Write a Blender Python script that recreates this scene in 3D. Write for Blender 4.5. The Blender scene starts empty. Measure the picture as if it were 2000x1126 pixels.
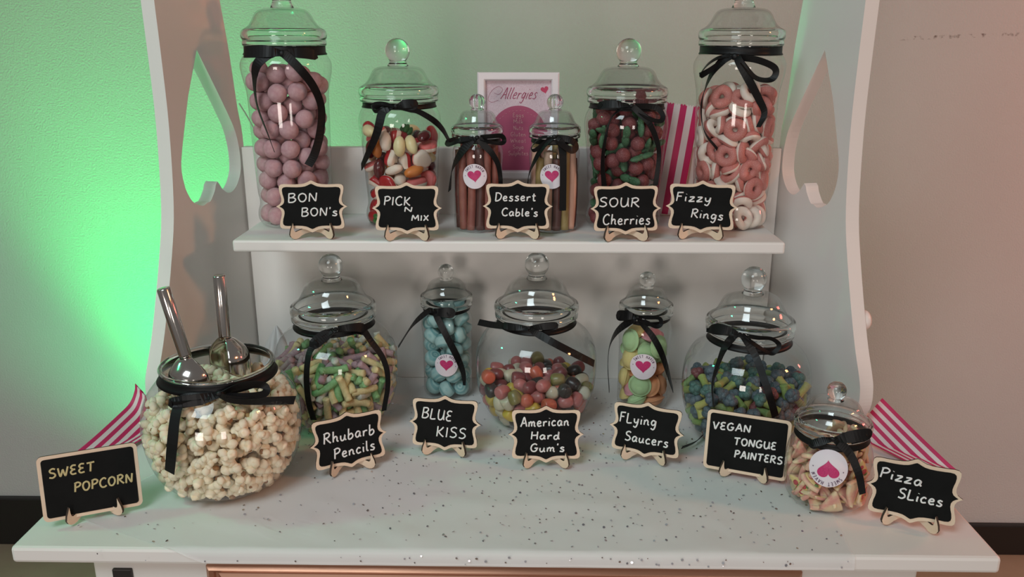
import bpy, bmesh, math, random
from mathutils import Vector, Matrix, Quaternion

C = bpy.context.scene.collection
PI = math.pi
TOP = 0.78            # height of the cart's table top above the floor
SHELF = TOP + 0.2765  # top face of the raised shelf

# ------------------------------------------------------------------ camera
sc = bpy.context.scene
cam_d = bpy.data.cameras.new('camera')
cam_d.sensor_width = 36.0
cam_d.lens = 1650.0 / 2000.0 * 36.0
cam_d.clip_start = 0.02
cam = bpy.data.objects.new('camera', cam_d)
C.objects.link(cam)
cam.location = (0.027, 0.0, TOP + 0.541)
cam.rotation_euler = (math.radians(90 - 16.5), 0, math.radians(1.05))
sc.camera = cam

# ------------------------------------------------------------------ world, lamps, exposure
w = bpy.data.worlds.new('room_air')
sc.world = w
w.use_nodes = True
bg = w.node_tree.nodes['Background']
bg.inputs['Color'].default_value = (0.84, 0.80, 0.76, 1)
bg.inputs['Strength'].default_value = 0.18
sc.view_settings.view_transform = 'Standard'
sc.view_settings.look = 'None'
sc.view_settings.gamma = 1.0
sc.view_settings.use_curve_mapping = False
sc.view_settings.exposure = 0.0
sc.cycles.max_bounces = 24
sc.cycles.transmission_bounces = 20
sc.cycles.transparent_max_bounces = 40
sc.cycles.sample_clamp_indirect = 4.0


def area(name, loc, target, sx, sy, power, col):
    d = bpy.data.lights.new(name, 'AREA')
    d.shape = 'RECTANGLE'
    d.size, d.size_y, d.energy, d.color = sx, sy, power, col
    o = bpy.data.objects.new(name, d)
    C.objects.link(o)
    o.location = loc
    o.rotation_euler = (Vector(target) - Vector(loc)).to_track_quat('-Z', 'Y').to_euler()
    return o


# two low windows far behind the camera, a ceiling fitting, a green uplighter behind the cart, a red party lamp
for wx, ww, wp in ((-1.45, 0.95, 42), (1.45, 0.6, 22)):
    area('window_daylight', (wx, -4.0, 1.0), (0, 1.2, 0.95), ww, 1.05, wp * 1.06, (1.0, 0.90, 0.83))
area('ceiling_panel_light', (-0.75, -0.55, 2.55), (0, 1.0, 0.9), 0.9, 0.9, 5.2, (0.82, 0.96, 1.0)).data.spread = math.radians(84)


def spot(name, loc, target, power, col, ang, blend, rad):
    d = bpy.data.lights.new(name, 'SPOT')
    d.energy, d.color, d.spot_size, d.spot_blend, d.shadow_soft_size = power, col, math.radians(ang), blend, rad
    o = bpy.data.objects.new(name, d)
    C.objects.link(o)
    o.location = loc
    o.rotation_euler = (Vector(target) - Vector(loc)).to_track_quat('-Z', 'Y').to_euler()
    return o


spot('green_uplighter_light', (-0.80, 1.60, 0.10), (-0.82, 2.0, 1.25), 84, (0.002, 1.0, 0.15), 64, 1.0, 0.05)
spot('green_uplighter_spill', (-0.80, 1.60, 0.12), (-0.45, 1.72, 1.6), 32, (0.01, 1.0, 0.30), 165, 1.0, 0.05)
area('green_bounce_fill', (-2.0, 0.95, 2.25), (-0.50, 0.95, 0.85), 0.15, 0.15, 0.42, (0.08, 1.0, 0.45)).data.spread = math.radians(44)  # added lamp, stands in for the wall's green bounce on the table's left
area('red_party_light', (1.95, 1.45, 1.35), (0.5, 1.2, 0.95), 0.10, 0.22, 3.4, (1.0, 0.13, 0.10))
area('red_wash_light', (2.9, 0.2, 2.3), (1.2, 2.0, 1.0), 0.3, 0.3, 20.0, (1.0, 0.35, 0.13))

# ------------------------------------------------------------------ materials
MATS = {}


def mat(name, col, rough=0.5, metal=0.0, spec=0.5, sss=0.0, coat=0.0, bump=None, noise=None, sheen=0.0):
    """bump=(scale, strength, distance); noise=(scale, second colour, low, high)"""
    if name in MATS:
        return MATS[name]
    m = bpy.data.materials.new(name)
    m.use_nodes = True
    nt = m.node_tree
    b = nt.nodes['Principled BSDF']
    b.inputs['Base Color'].default_value = (*col, 1)
    b.inputs['Roughness'].default_value = rough
    b.inputs['Metallic'].default_value = metal
    b.inputs['Specular IOR Level'].default_value = spec
    if sss:
        b.inputs['Subsurface Weight'].default_value = sss
        b.inputs['Subsurface Radius'].default_value = (1.0, 0.6, 0.4)
        b.inputs['Subsurface Scale'].default_value = 0.004
    if coat:
        b.inputs['Coat Weight'].default_value = coat
    if sheen:
        b.inputs['Sheen Weight'].default_value = sheen
    tc = nt.nodes.new('ShaderNodeTexCoord')
    if bump:
        n = nt.nodes.new('ShaderNodeTexNoise')
        n.inputs['Scale'].default_value = bump[0]
        n.inputs['Detail'].default_value = 3
        bp = nt.nodes.new('ShaderNodeBump')
        bp.inputs['Strength'].default_value = bump[1]
        bp.inputs['Distance'].default_value = bump[2]
        nt.links.new(tc.outputs['Object'], n.inputs['Vector'])
        nt.links.new(n.outputs['Fac'], bp.inputs['Height'])
        nt.links.new(bp.outputs['Normal'], b.inputs['Normal'])
    if noise:
        n = nt.nodes.new('ShaderNodeTexNoise')
        n.inputs['Scale'].default_value = noise[0]
        n.inputs['Detail'].default_value = 4
        r = nt.nodes.new('ShaderNodeValToRGB')
        r.color_ramp.elements[0].position, r.color_ramp.elements[1].position = noise[2], noise[3]
        r.color_ramp.elements[0].color = (*col, 1)
        r.color_ramp.elements[1].color = (*noise[1], 1)
        nt.links.new(tc.outputs['Object'], n.inputs['Vector'])
        nt.links.new(n.outputs['Fac'], r.inputs['Fac'])
        nt.links.new(r.outputs['Color'], b.inputs['Base Color'])
    MATS[name] = m
    return m


def clear_plastic():
    """thin clear wall: lets light straight through, mirrors more at a glancing angle"""
    m = bpy.data.materials.new('clear_plastic_wall')
    m.use_nodes = True
    nt = m.node_tree
    nt.nodes.remove(nt.nodes['Principled BSDF'])
    out = nt.nodes['Material Output']
    tr = nt.nodes.new('ShaderNodeBsdfTransparent')
    tr.inputs['Color'].default_value = (0.965, 0.975, 0.97, 1)
    gl = nt.nodes.new('ShaderNodeBsdfGlossy')
    gl.inputs['Roughness'].default_value = 0.03
    fr = nt.nodes.new('ShaderNodeLayerWeight')      # facing: the same from both sides of a thin wall
    fr.inputs['Blend'].default_value = 0.5
    pw = nt.nodes.new('ShaderNodeMath')
    pw.operation = 'POWER'
    pw.inputs[1].default_value = 4.0
    mu = nt.nodes.new('ShaderNodeMath')
    mu.operation = 'MULTIPLY_ADD'
    mu.inputs[1].default_value = 0.80
    mu.inputs[2].default_value = 0.055
    mu.use_clamp = True
    mx = nt.nodes.new('ShaderNodeMixShader')
    nt.links.new(fr.outputs['Facing'], pw.inputs[0])
    nt.links.new(pw.outputs[0], mu.inputs[0])
    nt.links.new(mu.outputs[0], mx.inputs[0])
    nt.links.new(tr.outputs[0], mx.inputs[1])
    nt.links.new(gl.outputs[0], mx.inputs[2])
    nt.links.new(mx.outputs[0], out.inputs['Surface'])
    return m


def glass():
    m = bpy.data.materials.new('clear_moulded_plastic')
    m.use_nodes = True
    nt = m.node_tree
    nt.nodes.remove(nt.nodes['Principled BSDF'])
    g = nt.nodes.new('ShaderNodeBsdfGlass')
    g.inputs['IOR'].default_value = 1.45
    g.inputs['Roughness'].default_value = 0.015
    g.inputs['Color'].default_value = (0.97, 0.985, 0.98, 1)
    nt.links.new(g.outputs[0], nt.nodes['Material Output'].inputs['Surface'])
    return m


def tulle():
    m = bpy.data.materials.new('white_tulle')
    m.use_nodes = True
    nt = m.node_tree
    b = nt.nodes['Principled BSDF']
    b.inputs['Base Color'].default_value = (0.86, 0.86, 0.86, 1)
    b.inputs['Roughness'].default_value = 0.9
    b.inputs['Alpha'].default_value = 0.55
    return m


WALLJAR = clear_plastic()
GLASS = glass()
TULLE = tulle()
WHITE = mat('white_painted_board', (0.80, 0.77, 0.74), 0.42, bump=(60, 0.05, 0.002))
RIBBON = mat('black_satin_ribbon', (0.004, 0.004, 0.0045), 0.45, spec=0.28)
PLY = mat('pale_plywood', (0.76, 0.59, 0.44), 0.6, noise=(45, (0.69, 0.51, 0.37), 0.35, 0.7))
CHAR = mat('scorched_ply_edge', (0.045, 0.028, 0.018), 0.8)
SLATE = mat('black_chalkboard', (0.0055, 0.0055, 0.0055), 0.75, spec=0.14, noise=(30, (0.009, 0.009, 0.009), 0.4, 0.75))
CHALK = mat('white_chalk_pen', (0.80, 0.79, 0.78), 0.8)
CHALKY = mat('yellowish_chalk_pen', (0.55, 0.46, 0.23), 0.8)
STEEL = mat('polished_steel', (0.62, 0.58, 0.55), 0.14, metal=1.0)
COPPER = mat('rose_copper', (0.52, 0.27, 0.18), 0.34, metal=0.75)
PAPER = mat('white_sticker_paper', (0.78, 0.70, 0.75), 0.5)
PINK = mat('raspberry_pink_ink', (0.62, 0.03, 0.17), 0.5, noise=(900, (0.45, 0.02, 0.12), 0.35, 0.65))
GREYINK = mat('grey_violet_ink', (0.16, 0.10, 0.16), 0.6)
DARK = mat('dark_fixing_metal', (0.05, 0.045, 0.045), 0.4, metal=0.6)
SEQUIN = mat('silver_sequin', (0.62, 0.62, 0.68), 0.22, metal=1.0)


def wall_mat():
    m = mat('wall_plaster', (0.68, 0.67, 0.66), 0.85, spec=0.2, bump=(230, 0.45, 0.004))
    nt = m.node_tree
    b = nt.nodes['Principled BSDF']
    tc = nt.nodes.new('ShaderNodeTexCoord')
    n = nt.nodes.new('ShaderNodeTexNoise')
    n.inputs['Scale'].default_value = 1.6
    n.inputs['Detail'].default_value = 5
    r = nt.nodes.new('ShaderNodeValToRGB')
    r.color_ramp.elements[0].position, r.color_ramp.elements[1].position = 0.3, 0.75
    r.color_ramp.elements[0].color = (0.56, 0.56, 0.57, 1)
    r.color_ramp.elements[1].color = (0.51, 0.507, 0.515, 1)
    nt.links.new(tc.outputs['Object'], n.inputs['Vector'])
    nt.links.new(n.outputs['Fac'], r.inputs['Fac'])
    # faint dark scuff on the right half of the wall
    sep = nt.nodes.new('ShaderNodeSeparateXYZ')
    nt.links.new(tc.outputs['Object'], sep.inputs[0])

    def mth(op, a, bb, clamp=False):
        q = nt.nodes.new('ShaderNodeMath')
        q.operation = op
        q.use_clamp = clamp
        for i, x in enumerate((a, bb)):
            if isinstance(x, (int, float)):
                q.inputs[i].default_value = x
            else:
                nt.links.new(x, q.inputs[i])
        return q.outputs[0]
    slope = mth('MULTIPLY_ADD', sep.outputs['X'], 0.0358)
    slope.node.inputs[2].default_value = 1.289
    dz = mth('ABSOLUTE', mth('SUBTRACT', sep.outputs['Z'], slope), 0.0)
    band = mth('LESS_THAN', dz, 0.0042)
    span = mth('MULTIPLY', mth('GREATER_THAN', sep.outputs['X'], 0.865), mth('LESS_THAN', sep.outputs['X'], 1.15))
    n2 = nt.nodes.new('ShaderNodeTexNoise')
    n2.inputs['Scale'].default_value = 75
    n2.inputs['Detail'].default_value = 4
    nt.links.new(tc.outputs['Object'], n2.inputs['Vector'])
    nz_ = mth('MULTIPLY', mth('SUBTRACT', n2.outputs['Fac'], 0.52), 5.0, True)
    fac = mth('MULTIPLY', mth('MULTIPLY', band, span), nz_, True)
    mix = nt.nodes.new('ShaderNodeMix')
    mix.data_type = 'RGBA'
    nt.links.new(fac, mix.inputs['Factor'])
    nt.links.new(r.outputs['Color'], mix.inputs['A'])
    mix.inputs['B'].default_value = (0.16, 0.13, 0.12, 1)
    nt.links.new(mix.outputs['Result'], b.inputs['Base Color'])
    return m


WALL = wall_mat()
FLOOR = mat('beige_floor_boards', (0.46, 0.36, 0.27), 0.45, noise=(6, (0.38, 0.29, 0.21), 0.3, 0.7))
BLACKP = mat('black_gloss_skirting', (0.012, 0.011, 0.011), 0.35)


# ------------------------------------------------------------------ mesh helpers
def link(name, bm, mats, parent=None, smooth=True, loc=None):
    me = bpy.data.meshes.new(name)
    bm.normal_update()
    bm.to_mesh(me)
    bm.free()
    for m in (mats if isinstance(mats, (list, tuple)) else [mats]):
        me.materials.append(m)
    if smooth:
        for p in me.polygons:
            p.use_smooth = True
    o = bpy.data.objects.new(name, me)
    C.objects.link(o)
    if parent:
        o.parent = parent
    if loc:
        o.location = loc
    return o


def tag(o, label, cat, group=None, kind=None):
    o['label'] = label
    o['category'] = cat
    if group:
        o['group'] = group
    if kind:
        o['kind'] = kind
    return o


def thing(name, label, cat, loc=(0, 0, 0), rot=(0, 0, 0), group=None):
    o = bpy.data.objects.new(name, None)
    o.empty_display_size = 0.02
    C.objects.link(o)
    o.location = loc
    o.rotation_euler = rot
    return tag(o, label, cat, group)


def box(bm, lo, hi, bev=0.0, mi=0):
    vs = [bm.verts.new((x, y, z)) for x in (lo[0], hi[0]) for y in (lo[1], hi[1]) for z in (lo[2], hi[2])]
    fs = []
    for q in ((0, 1, 3, 2), (4, 6, 7, 5), (0, 4, 5, 1), (2, 3, 7, 6), (0, 2, 6, 4), (1, 5, 7, 3)):
        f = bm.faces.new([vs[i] for i in q])
        f.material_index = mi
        fs.append(f)
    if bev:
        es = list({e for f in fs for e in f.edges})
        bmesh.ops.bevel(bm, geom=es, offset=bev, segments=2, affect='EDGES', profile=0.5)


def lathe(bm, pts, seg=56, mi=0, close=False):
    """revolve (r, z) points about z; r = 0 ends become poles"""
    rings = []
    for r, z in pts:
        if r < 1e-6:
            rings.append([bm.verts.new((0, 0, z))])
        else:
            rings.append([bm.verts.new((r * math.cos(2 * PI * k / seg), r * math.sin(2 * PI * k / seg), z)) for k in range(seg)])
    n = len(rings)
    for i in range(n if close else n - 1):
        a, b = rings[i], rings[(i + 1) % n]
        for k in range(seg):
            k2 = (k + 1) % seg
            q = [a[k % len(a)], a[k2 % len(a)], b[k2 % len(b)], b[k % len(b)]]
            u = []
            for v in q:
                if v not in u:
                    u.append(v)
            if len(u) >= 3:
                f = bm.faces.new(u)
                f.material_index = mi


def crom(pts, sub):
    """Catmull-Rom through tuples of any length"""
    if len(pts) < 3:
        a, b = pts[0], pts[-1]
        return [tuple(a[i] + (b[i] - a[i]) * k / sub for i in range(len(a))) for k in range(sub + 1)]
    P = [tuple(2 * pts[0][i] - pts[1][i] for i in range(len(pts[0])))] + list(pts) + [tuple(2 * pts[-1][i] - pts[-2][i] for i in range(len(pts[0])))]
    out = []
    for s in range(1, len(P) - 2):
        a, b, c, d = P[s - 1:s + 3]
        for k in range(sub):
            t = k / sub
            out.append(tuple(0.5 * (2 * b[i] + (c[i] - a[i]) * t + (2 * a[i] - 5 * b[i] + 4 * c[i] - d[i]) * t * t + (3 * b[i] - a[i] - 3 * c[i] + d[i]) * t ** 3) for i in range(len(a))))
    out.append(tuple(pts[-1]))
    return out


def tube(bm, pts, r, seg=8, squash=None, mi=0, cap=True, rfun=None):
    """round (or squashed along a fixed axis) tube along 3D points"""
    pts = [Vector(p) for p in pts]
    rings = []
    nprev = None
    for i, p in enumerate(pts):
        t = (pts[min(i + 1, len(pts) - 1)] - pts[max(i - 1, 0)])
        if t.length < 1e-9:
            t = Vector((0, 0, 1))
        t.normalize()
        if squash is not None:
            n = Vector(squash).normalized()
            s = t.cross(n)
            if s.length < 1e-6:
                s = Vector((1, 0, 0))
            s.normalize()
            e1, e2, k2 = s, n, 0.35
        else:
            if nprev is None:
                nprev = t.orthogonal().normalized()
            nprev = (nprev - t * nprev.dot(t)).normalized()
            e1, e2, k2 = nprev, t.cross(nprev), 1.0
        rr = r if rfun is None else r * rfun(i / max(1, len(pts) - 1))
        rings.append([bm.verts.new(p + e1 * rr * math.cos(2 * PI * k / seg) + e2 * rr * k2 * math.sin(2 * PI * k / seg)) for k in range(seg)])
    for a, b in zip(rings, rings[1:]):
        for k in range(seg):
            f = bm.faces.new((a[k], a[(k + 1) % seg], b[(k + 1) % seg], b[k]))
            f.material_index = mi
    if cap:
        for rg in (rings[0][::-1], rings[-1]):
            f = bm.faces.new(rg)
            f.material_index = mi


def prism(bm, outline, depth, place, mi_face=0, mi_side=0, holes=()):
    """outline (u, v) extruded by depth; place(u, v, d) -> 3D; holes are outlines cut through"""
    loops = [outline] + list(holes)
    fr, bk, edges_f, edges_b = [], [], [], []
    for lp in loops:
        a = [bm.verts.new(place(u, v, 0)) for u, v in lp]
        b = [bm.verts.new(place(u, v, depth)) for u, v in lp]
        fr.append(a)
        bk.append(b)
        n = len(lp)
        for i in range(n):
            f = bm.faces.new((a[i], a[(i + 1) % n], b[(i + 1) % n], b[i]))
            f.material_index = mi_side
    for side in (fr, bk):
        if not holes:
            f = bm.faces.new(side[0])
            f.material_index = mi_face
        else:
            es = []
            for lp in side:
                for i in range(len(lp)):
                    es.append(bm.edges.get((lp[i], lp[(i + 1) % len(lp)])))
            g = bmesh.ops.triangle_fill(bm, edges=es, use_beauty=True)
            for f in g['geom']:
                if isinstance(f, bmesh.types.BMFace):
                    f.material_index = mi_face
    bmesh.ops.recalc_face_normals(bm, faces=bm.faces)


def noise_val(p, s, seed=0.0):
    from mathutils import noise as nz
    return nz.noise(Vector(p) * s + Vector((seed, seed * 1.7, -seed)))


# ------------------------------------------------------------------ handwriting: strokes per letter (x, y), cap height 1
G = {
    'A': (.62, [[(0, 0), (.16, .45), (.32, 1), (.48, .5), (.6, 0)], [(.1, .36), (.5, .38)]]),
    'B': (.58, [[(.05, 1), (.05, .5), (.04, 0)], [(.02, .98), (.38, 1), (.48, .8), (.3, .56), (.08, .53)], [(.1, .53), (.42, .5), (.55, .26), (.36, .02), (.03, 0)]]),
    'C': (.6, [[(.56, .85), (.38, 1), (.12, .82), (.03, .45), (.16, .08), (.4, .0), (.6, .14)]]),
    'D': (.62, [[(.08, 1), (.07, .5), (.05, 0)], [(0, .97), (.34, .96), (.58, .7), (.54, .3), (.3, .04), (.03, .0)]]),
    'E': (.5, [[(.46, .95), (.2, .98), (.06, .75), (.24, .53), (.4, .53)], [(.24, .53), (.04, .3), (.16, .03), (.48, .06)]]),
    'F': (.5, [[(.08, .98), (.07, .5), (.05, 0)], [(.04, .97), (.5, 1)], [(.07, .55), (.4, .57)]]),
    'G': (.64, [[(.54, .86), (.34, 1), (.1, .8), (.03, .4), (.16, .06), (.42, .04), (.55, .26), (.56, .42)], [(.34, .44), (.66, .44)]]),
    'H': (.6, [[(.06, 1), (.05, .5), (.04, 0)], [(.54, 1), (.53, .5), (.53, 0)], [(.05, .5), (.54, .53)]]),
    'I': (.16, [[(.08, .95), (.08, .5), (.07, 0)]]),
    'K': (.56, [[(.06, 1), (.06, .5), (.05, 0)], [(.5, .95), (.28, .62), (.08, .46)], [(.12, .5), (.34, .2), (.56, 0)]]),
    'L': (.5, [[(.06, 1), (.05, .5), (.06, .04), (.28, .0), (.5, .05)]]),
    'M': (.78, [[(.03, 0), (.06, .5), (.12, .95), (.26, .6), (.38, .35), (.52, .65), (.66, .97), (.7, .5), (.74, 0)]]),
    'N': (.6, [[(.04, 0), (.05, .5), (.08, .92), (.28, .5), (.5, .06), (.54, .5), (.57, 1)]]),
    'O': (.62, [[(.34, .97), (.1, .82), (.03, .45), (.18, .06), (.42, .05), (.58, .4), (.52, .8), (.3, .97)]]),
    'P': (.54, [[(.08, .95), (.07, .5), (.05, 0)], [(.0, .9), (.3, 1), (.52, .82), (.4, .56), (.08, .46)]]),
    'R': (.6, [[(.08, .95), (.07, .5), (.05, 0)], [(.0, .9), (.32, 1), (.5, .82), (.38, .58), (.1, .5)], [(.2, .5), (.4, .22), (.6, 0)]]),
    'S': (.54, [[(.5, .9), (.3, 1), (.08, .84), (.14, .6), (.4, .46), (.5, .22), (.3, .01), (.02, .08)]]),
    'T': (.62, [[(.0, .95), (.32, .97), (.62, .99)], [(.32, .97), (.31, .5), (.28, 0)]]),
    'U': (.6, [[(.05, 1), (.04, .45), (.14, .05), (.36, .04), (.5, .35), (.53, .98), (.54, .4), (.6, .02)]]),
    'V': (.56, [[(.02, 1), (.14, .5), (.26, .02), (.4, .5), (.56, 1)]]),
    'W': (.82, [[(.02, .95), (.1, .4), (.2, .02), (.32, .4), (.4, .7), (.5, .3), (.6, .02), (.7, .45), (.8, .98)]]),
    'X': (.54, [[(.03, .98), (.26, .5), (.52, .02)], [(.5, .98), (.26, .5), (.02, .0)]]),
    'a': (.5, [[(.4, .48), (.2, .56), (.03, .3), (.14, .02), (.32, .12), (.42, .5), (.4, .15), (.5, .02)]]),
    'b': (.46, [[(.06, .98), (.05, .5), (.05, .02), (.26, .0), (.42, .22), (.3, .48), (.08, .36)]]),
    'c': (.42, [[(.38, .46), (.2, .55), (.03, .3), (.14, .02), (.42, .08)]]),
    'd': (.5, [[(.38, .44), (.18, .52), (.03, .26), (.14, .0), (.34, .14), (.42, 1.0), (.41, .3), (.5, .0)]]),
    'e': (.44, [[(.05, .28), (.34, .34), (.32, .52), (.14, .54), (.03, .28), (.16, .02), (.44, .08)]]),
    'g': (.48, [[(.4, .46), (.18, .55), (.04, .3), (.16, .06), (.36, .2), (.42, .52), (.4, -.1), (.26, -.38), (.04, -.26)]]),
    'h': (.48, [[(.06, 1.0), (.05, .5), (.05, 0)], [(.05, .28), (.22, .5), (.36, .4), (.37, .1), (.48, .0)]]),
    'i': (.16, [[(.07, .52), (.06, .2), (.08, .0)], [(.08, .8), (.09, .84)]]),
    'k': (.46, [[(.06, 1), (.05, .5), (.05, 0)], [(.4, .5), (.2, .3), (.07, .22)], [(.14, .27), (.3, .1), (.46, 0)]]),
    'l': (.2, [[(.06, 1.0), (.05, .5), (.07, .06), (.2, .02)]]),
    'm': (.7, [[(.04, .5), (.05, .25), (.04, 0)], [(.05, .3), (.2, .52), (.31, .38), (.32, .02)], [(.32, .32), (.46, .52), (.58, .4), (.58, .1), (.7, .0)]]),
    'n': (.5, [[(.04, .5), (.05, .25), (.04, 0)], [(.05, .3), (.22, .52), (.36, .4), (.38, .1), (.5, .02)]]),
    'o': (.44, [[(.24, .54), (.05, .4), (.06, .1), (.24, .0), (.4, .2), (.36, .46), (.22, .54)]]),
    'r': (.38, [[(.04, .52), (.06, .25), (.05, 0)], [(.06, .28), (.18, .48), (.38, .48)]]),
    's': (.42, [[(.38, .5), (.2, .56), (.08, .44), (.22, .3), (.37, .18), (.26, .0), (.0, .05)]]),
    't': (.36, [[(.16, .9), (.14, .4), (.18, .04), (.36, .06)], [(.0, .6), (.34, .62)]]),
    'u': (.5, [[(.04, .5), (.04, .2), (.14, .0), (.32, .1), (.4, .5), (.39, .15), (.5, .0)]]),
    'y': (.48, [[(.04, .52), (.08, .2), (.22, .1), (.36, .24), (.42, .54), (.38, 0), (.24, -.36), (.02, -.26)]]),
    'z': (.44, [[(.04, .5), (.38, .52), (.2, .24), (.02, .0), (.44, .04)]]),
    "'": (.12, [[(.08, 1.05), (.05, .8)]]),
    ' ': (.3, []),
}


def write(bm, text, u0, v0, u1, v1, cap, place, r, jitter=0.02, slant=0.08, seed=1, sub=5):
    """letters between (u0, v0) and (u1, v1); place(u, v) -> point and normal"""
    rnd = random.Random(seed)
    gap = 0.16
    total = sum(G[c][0] for c in text) + gap * (len(text) - 1)
    L = math.hypot(u1 - u0, v1 - v0)
    du, dv = (u1 - u0) / L, (v1 - v0) / L
    sx = L / total
    x = 0.0
    for c in text:
        wd, st = G[c]
        jy = rnd.uniform(-jitter, jitter)
        for s in st:
            q = []
            for px, py in s:
                a = (x + px) * sx + slant * py * cap
                b = (py + jy) * cap
                q.append((u0 + du * a - dv * b, v0 + dv * a + du * b))
            q = crom(q, sub) if len(q) > 2 else crom(q, 2)
            P = [place(u, v) for u, v in q]
            tube(bm, [p for p, n in P], r, 6, squash=P[0][1])
        x += wd + gap


def heart_pts(n=48):
    out = []
    for k in range(n):
        t = 2 * PI * k / n
        out.append((16 * math.sin(t) ** 3 / 17.0, (13 * math.cos(t) - 5 * math.cos(2 * t) - 2 * math.cos(3 * t) - math.cos(4 * t) + 2.5) / 17.0))
    return out


# ------------------------------------------------------------------ the room
bm = bmesh.new()
box(bm, (-3.6, 2.0, 0), (3.6, 2.12, 2.8))
o = link('wall_back', bm, WALL, smooth=False)
tag(o, 'plain plastered wall behind the sweet cart', 'wall', kind='structure')
bm = bmesh.new()
box(bm, (-3.6, -0.6, -0.06), (3.6, 2.12, 0))
o = link('floor', bm, FLOOR, smooth=False)
tag(o, 'beige board floor under the sweet cart', 'floor', kind='structure')
bm = bmesh.new()
box(bm, (-3.6, 1.982, 0), (-0.1, 2.0, 0.140), 0.003)
o = link('baseboard_left', bm, BLACKP, smooth=False)
tag(o, 'black skirting along the green lit wall', 'skirting', kind='structure')
bm = bmesh.new()
box(bm, (-0.1, 1.982, 0), (3.6, 2.0, 0.088), 0.003)
o = link('baseboard_right', bm, BLACKP, smooth=False)
tag(o, 'black skirting along the pinkish wall', 'skirting', kind='structure')

# ------------------------------------------------------------------ the cart
cart = thing('sweet_cart', 'white painted wooden sweet cart with shelf and heart cut side panels', 'cart', (0, 0, 0))
bm = bmesh.new()
box(bm, (-0.545, 0.806, TOP - 0.020), (0.545, 1.345, TOP), 0.004)
link('tabletop', bm, WHITE, cart, False)
bm = bmesh.new()
box(bm, (-0.376, 1.117, SHELF - 0.0165), (0.376, 1.302, SHELF), 0.003)
link('shelf', bm, WHITE, cart, False)
bm = bmesh.new()
box(bm, (-0.4145, 1.302, TOP), (0.4145, 1.320, TOP + 0.380), 0.0015)
link('back_board', bm, WHITE, cart, False)
for sx in (-1, 1):
    bm = bmesh.new()
    lathe(bm, [(0, 0), (0.004, 0), (0.004, 0.0015), (0, 0.0015)], 14)
    bmesh.ops.rotate(bm, verts=bm.verts, cent=(0, 0, 0), matrix=Matrix.Rotation(PI / 2, 3, 'Y'))
    o = link('screw_head', bm, DARK, cart, True, (sx * 0.4146 - (0.0005 if sx < 0 else 0.001), 1.311, TOP + 0.345))

AL = math.radians(13.4)
SIDE_FRONT = [(.19, .80), (.18, .70), (.178, .64), (.178, .588), (.1765, .512), (.177, .425), (.186, .322), (.202, .255), (.236, .155), (.258, .105), (.264, .085), (.264, .064), (.256, .046), (.238, .028), (.218, .012), (.205, .0)]
SIDE_REAR = [(.0, .0), (.0, .15), (.0, .33), (.001, .40), (.008, .44), (.017, .522), (.029, .594), (.04, .65), (.06, .72), (.08, .80)]
HEART = [(.097, .525), (.128, .463), (.153, .396), (.160, .369), (.1585, .35), (.1545, .336), (.146, .322), (.137, .315), (.1205, .3085), (.108, .311), (.100, .312), (.0875, .325), (.0835, .333), (.0785, .337), (.067, .3235), (.056, .3165), (.044, .316), (.031, .322), (.020, .334), (.014, .347), (.0125, .362), (.0135, .379), (.020, .405), (.0365, .4345), (.0665, .480)]


def side_panel(sd):
    bm = bmesh.new()
    ca, sa = math.cos(AL), math.sin(AL)

    def place(s, h, d):
        return (sd * (0.4145 + s * sa + d * ca), 1.315 - s * ca + d * sa, TOP + h)
    out = crom(SIDE_FRONT, 4) + crom(SIDE_REAR, 4)
    tip = HEART[0]
    hh = [tip] + crom(HEART[1:14], 3) + crom(HEART[14:], 3)
    prism(bm, out, 0.020, place, holes=[hh])
    o = link('side_panel', bm, WHITE, cart, False)
    return o


for sd in (-1, 1):
    side_panel(sd)
# round peg on the outer face of the right panel, near the front edge
bm = bmesh.new()
lathe(bm, [(0, 0), (0.0145, 0), (0.0145, 0.010), (0.0125, 0.0135), (0, 0.0135)], 28)
pg = link('round_peg', bm, WHITE, cart, True)
pg.rotation_euler = (0, PI / 2, -0.0 + AL)
pg.location = (0.4145 + 0.212 * math.sin(AL) + 0.0203 * math.cos(AL), 1.315 - 0.212 * math.cos(AL) + 0.0203 * math.sin(AL), TOP + 0.168)
# cart body below the top
bm = bmesh.new()
box(bm, (-0.470, 0.832, 0.20), (0.470, 1.30, TOP - 0.020), 0.003)
link('cart_body', bm, WHITE, cart, False)
for sx in (-1, 1):
    for y in (0.875, 1.255):
        bm = bmesh.new()
        box(bm, (sx * 0.43 - 0.025, y - 0.025, 0), (sx * 0.43 + 0.025, y + 0.025, 0.20), 0.004)
        link('leg', bm, WHITE, cart, False)
# copper coloured moulding framed on the front
bm = bmesh.new()
x0, x1, z1, z0 = -0.335, 0.337, TOP - 0.0315, TOP - 0.42
prof = [(0, 0), (0, .010), (.004, .0135), (.008, .0105), (.0095, .0075), (.012, .0065), (.016, .009), (.020, .006), (.020, 0)]
corners = [((x0, z1), (1, -1)), ((x1, z1), (-1, -1)), ((x1, z0), (-1, 1)), ((x0, z0), (1, 1))]
rings = []
for (cx, cz), (dx, dz) in corners:
    rings.append([bm.verts.new((cx + dx * a, 0.832 - b, cz + dz * a)) for a, b in prof])
for i in range(4):
    a, b = rings[i], rings[(i + 1) % 4]
    for k in range(len(prof) - 1):
        bm.faces.new((a[k], a[k + 1], b[k + 1], b[k]))
bmesh.ops.recalc_face_normals(bm, faces=bm.faces)
o = link('copper_moulding', bm, COPPER, cart, False)
o['label'] = 'rose copper moulding frame on the front'
bm = bmesh.new()
box(bm, (-0.447, 0.828, TOP - 0.090), (-0.425, 0.833, TOP - 0.0425), 0.001)
link('hinge', bm, DARK, cart, False)
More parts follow.
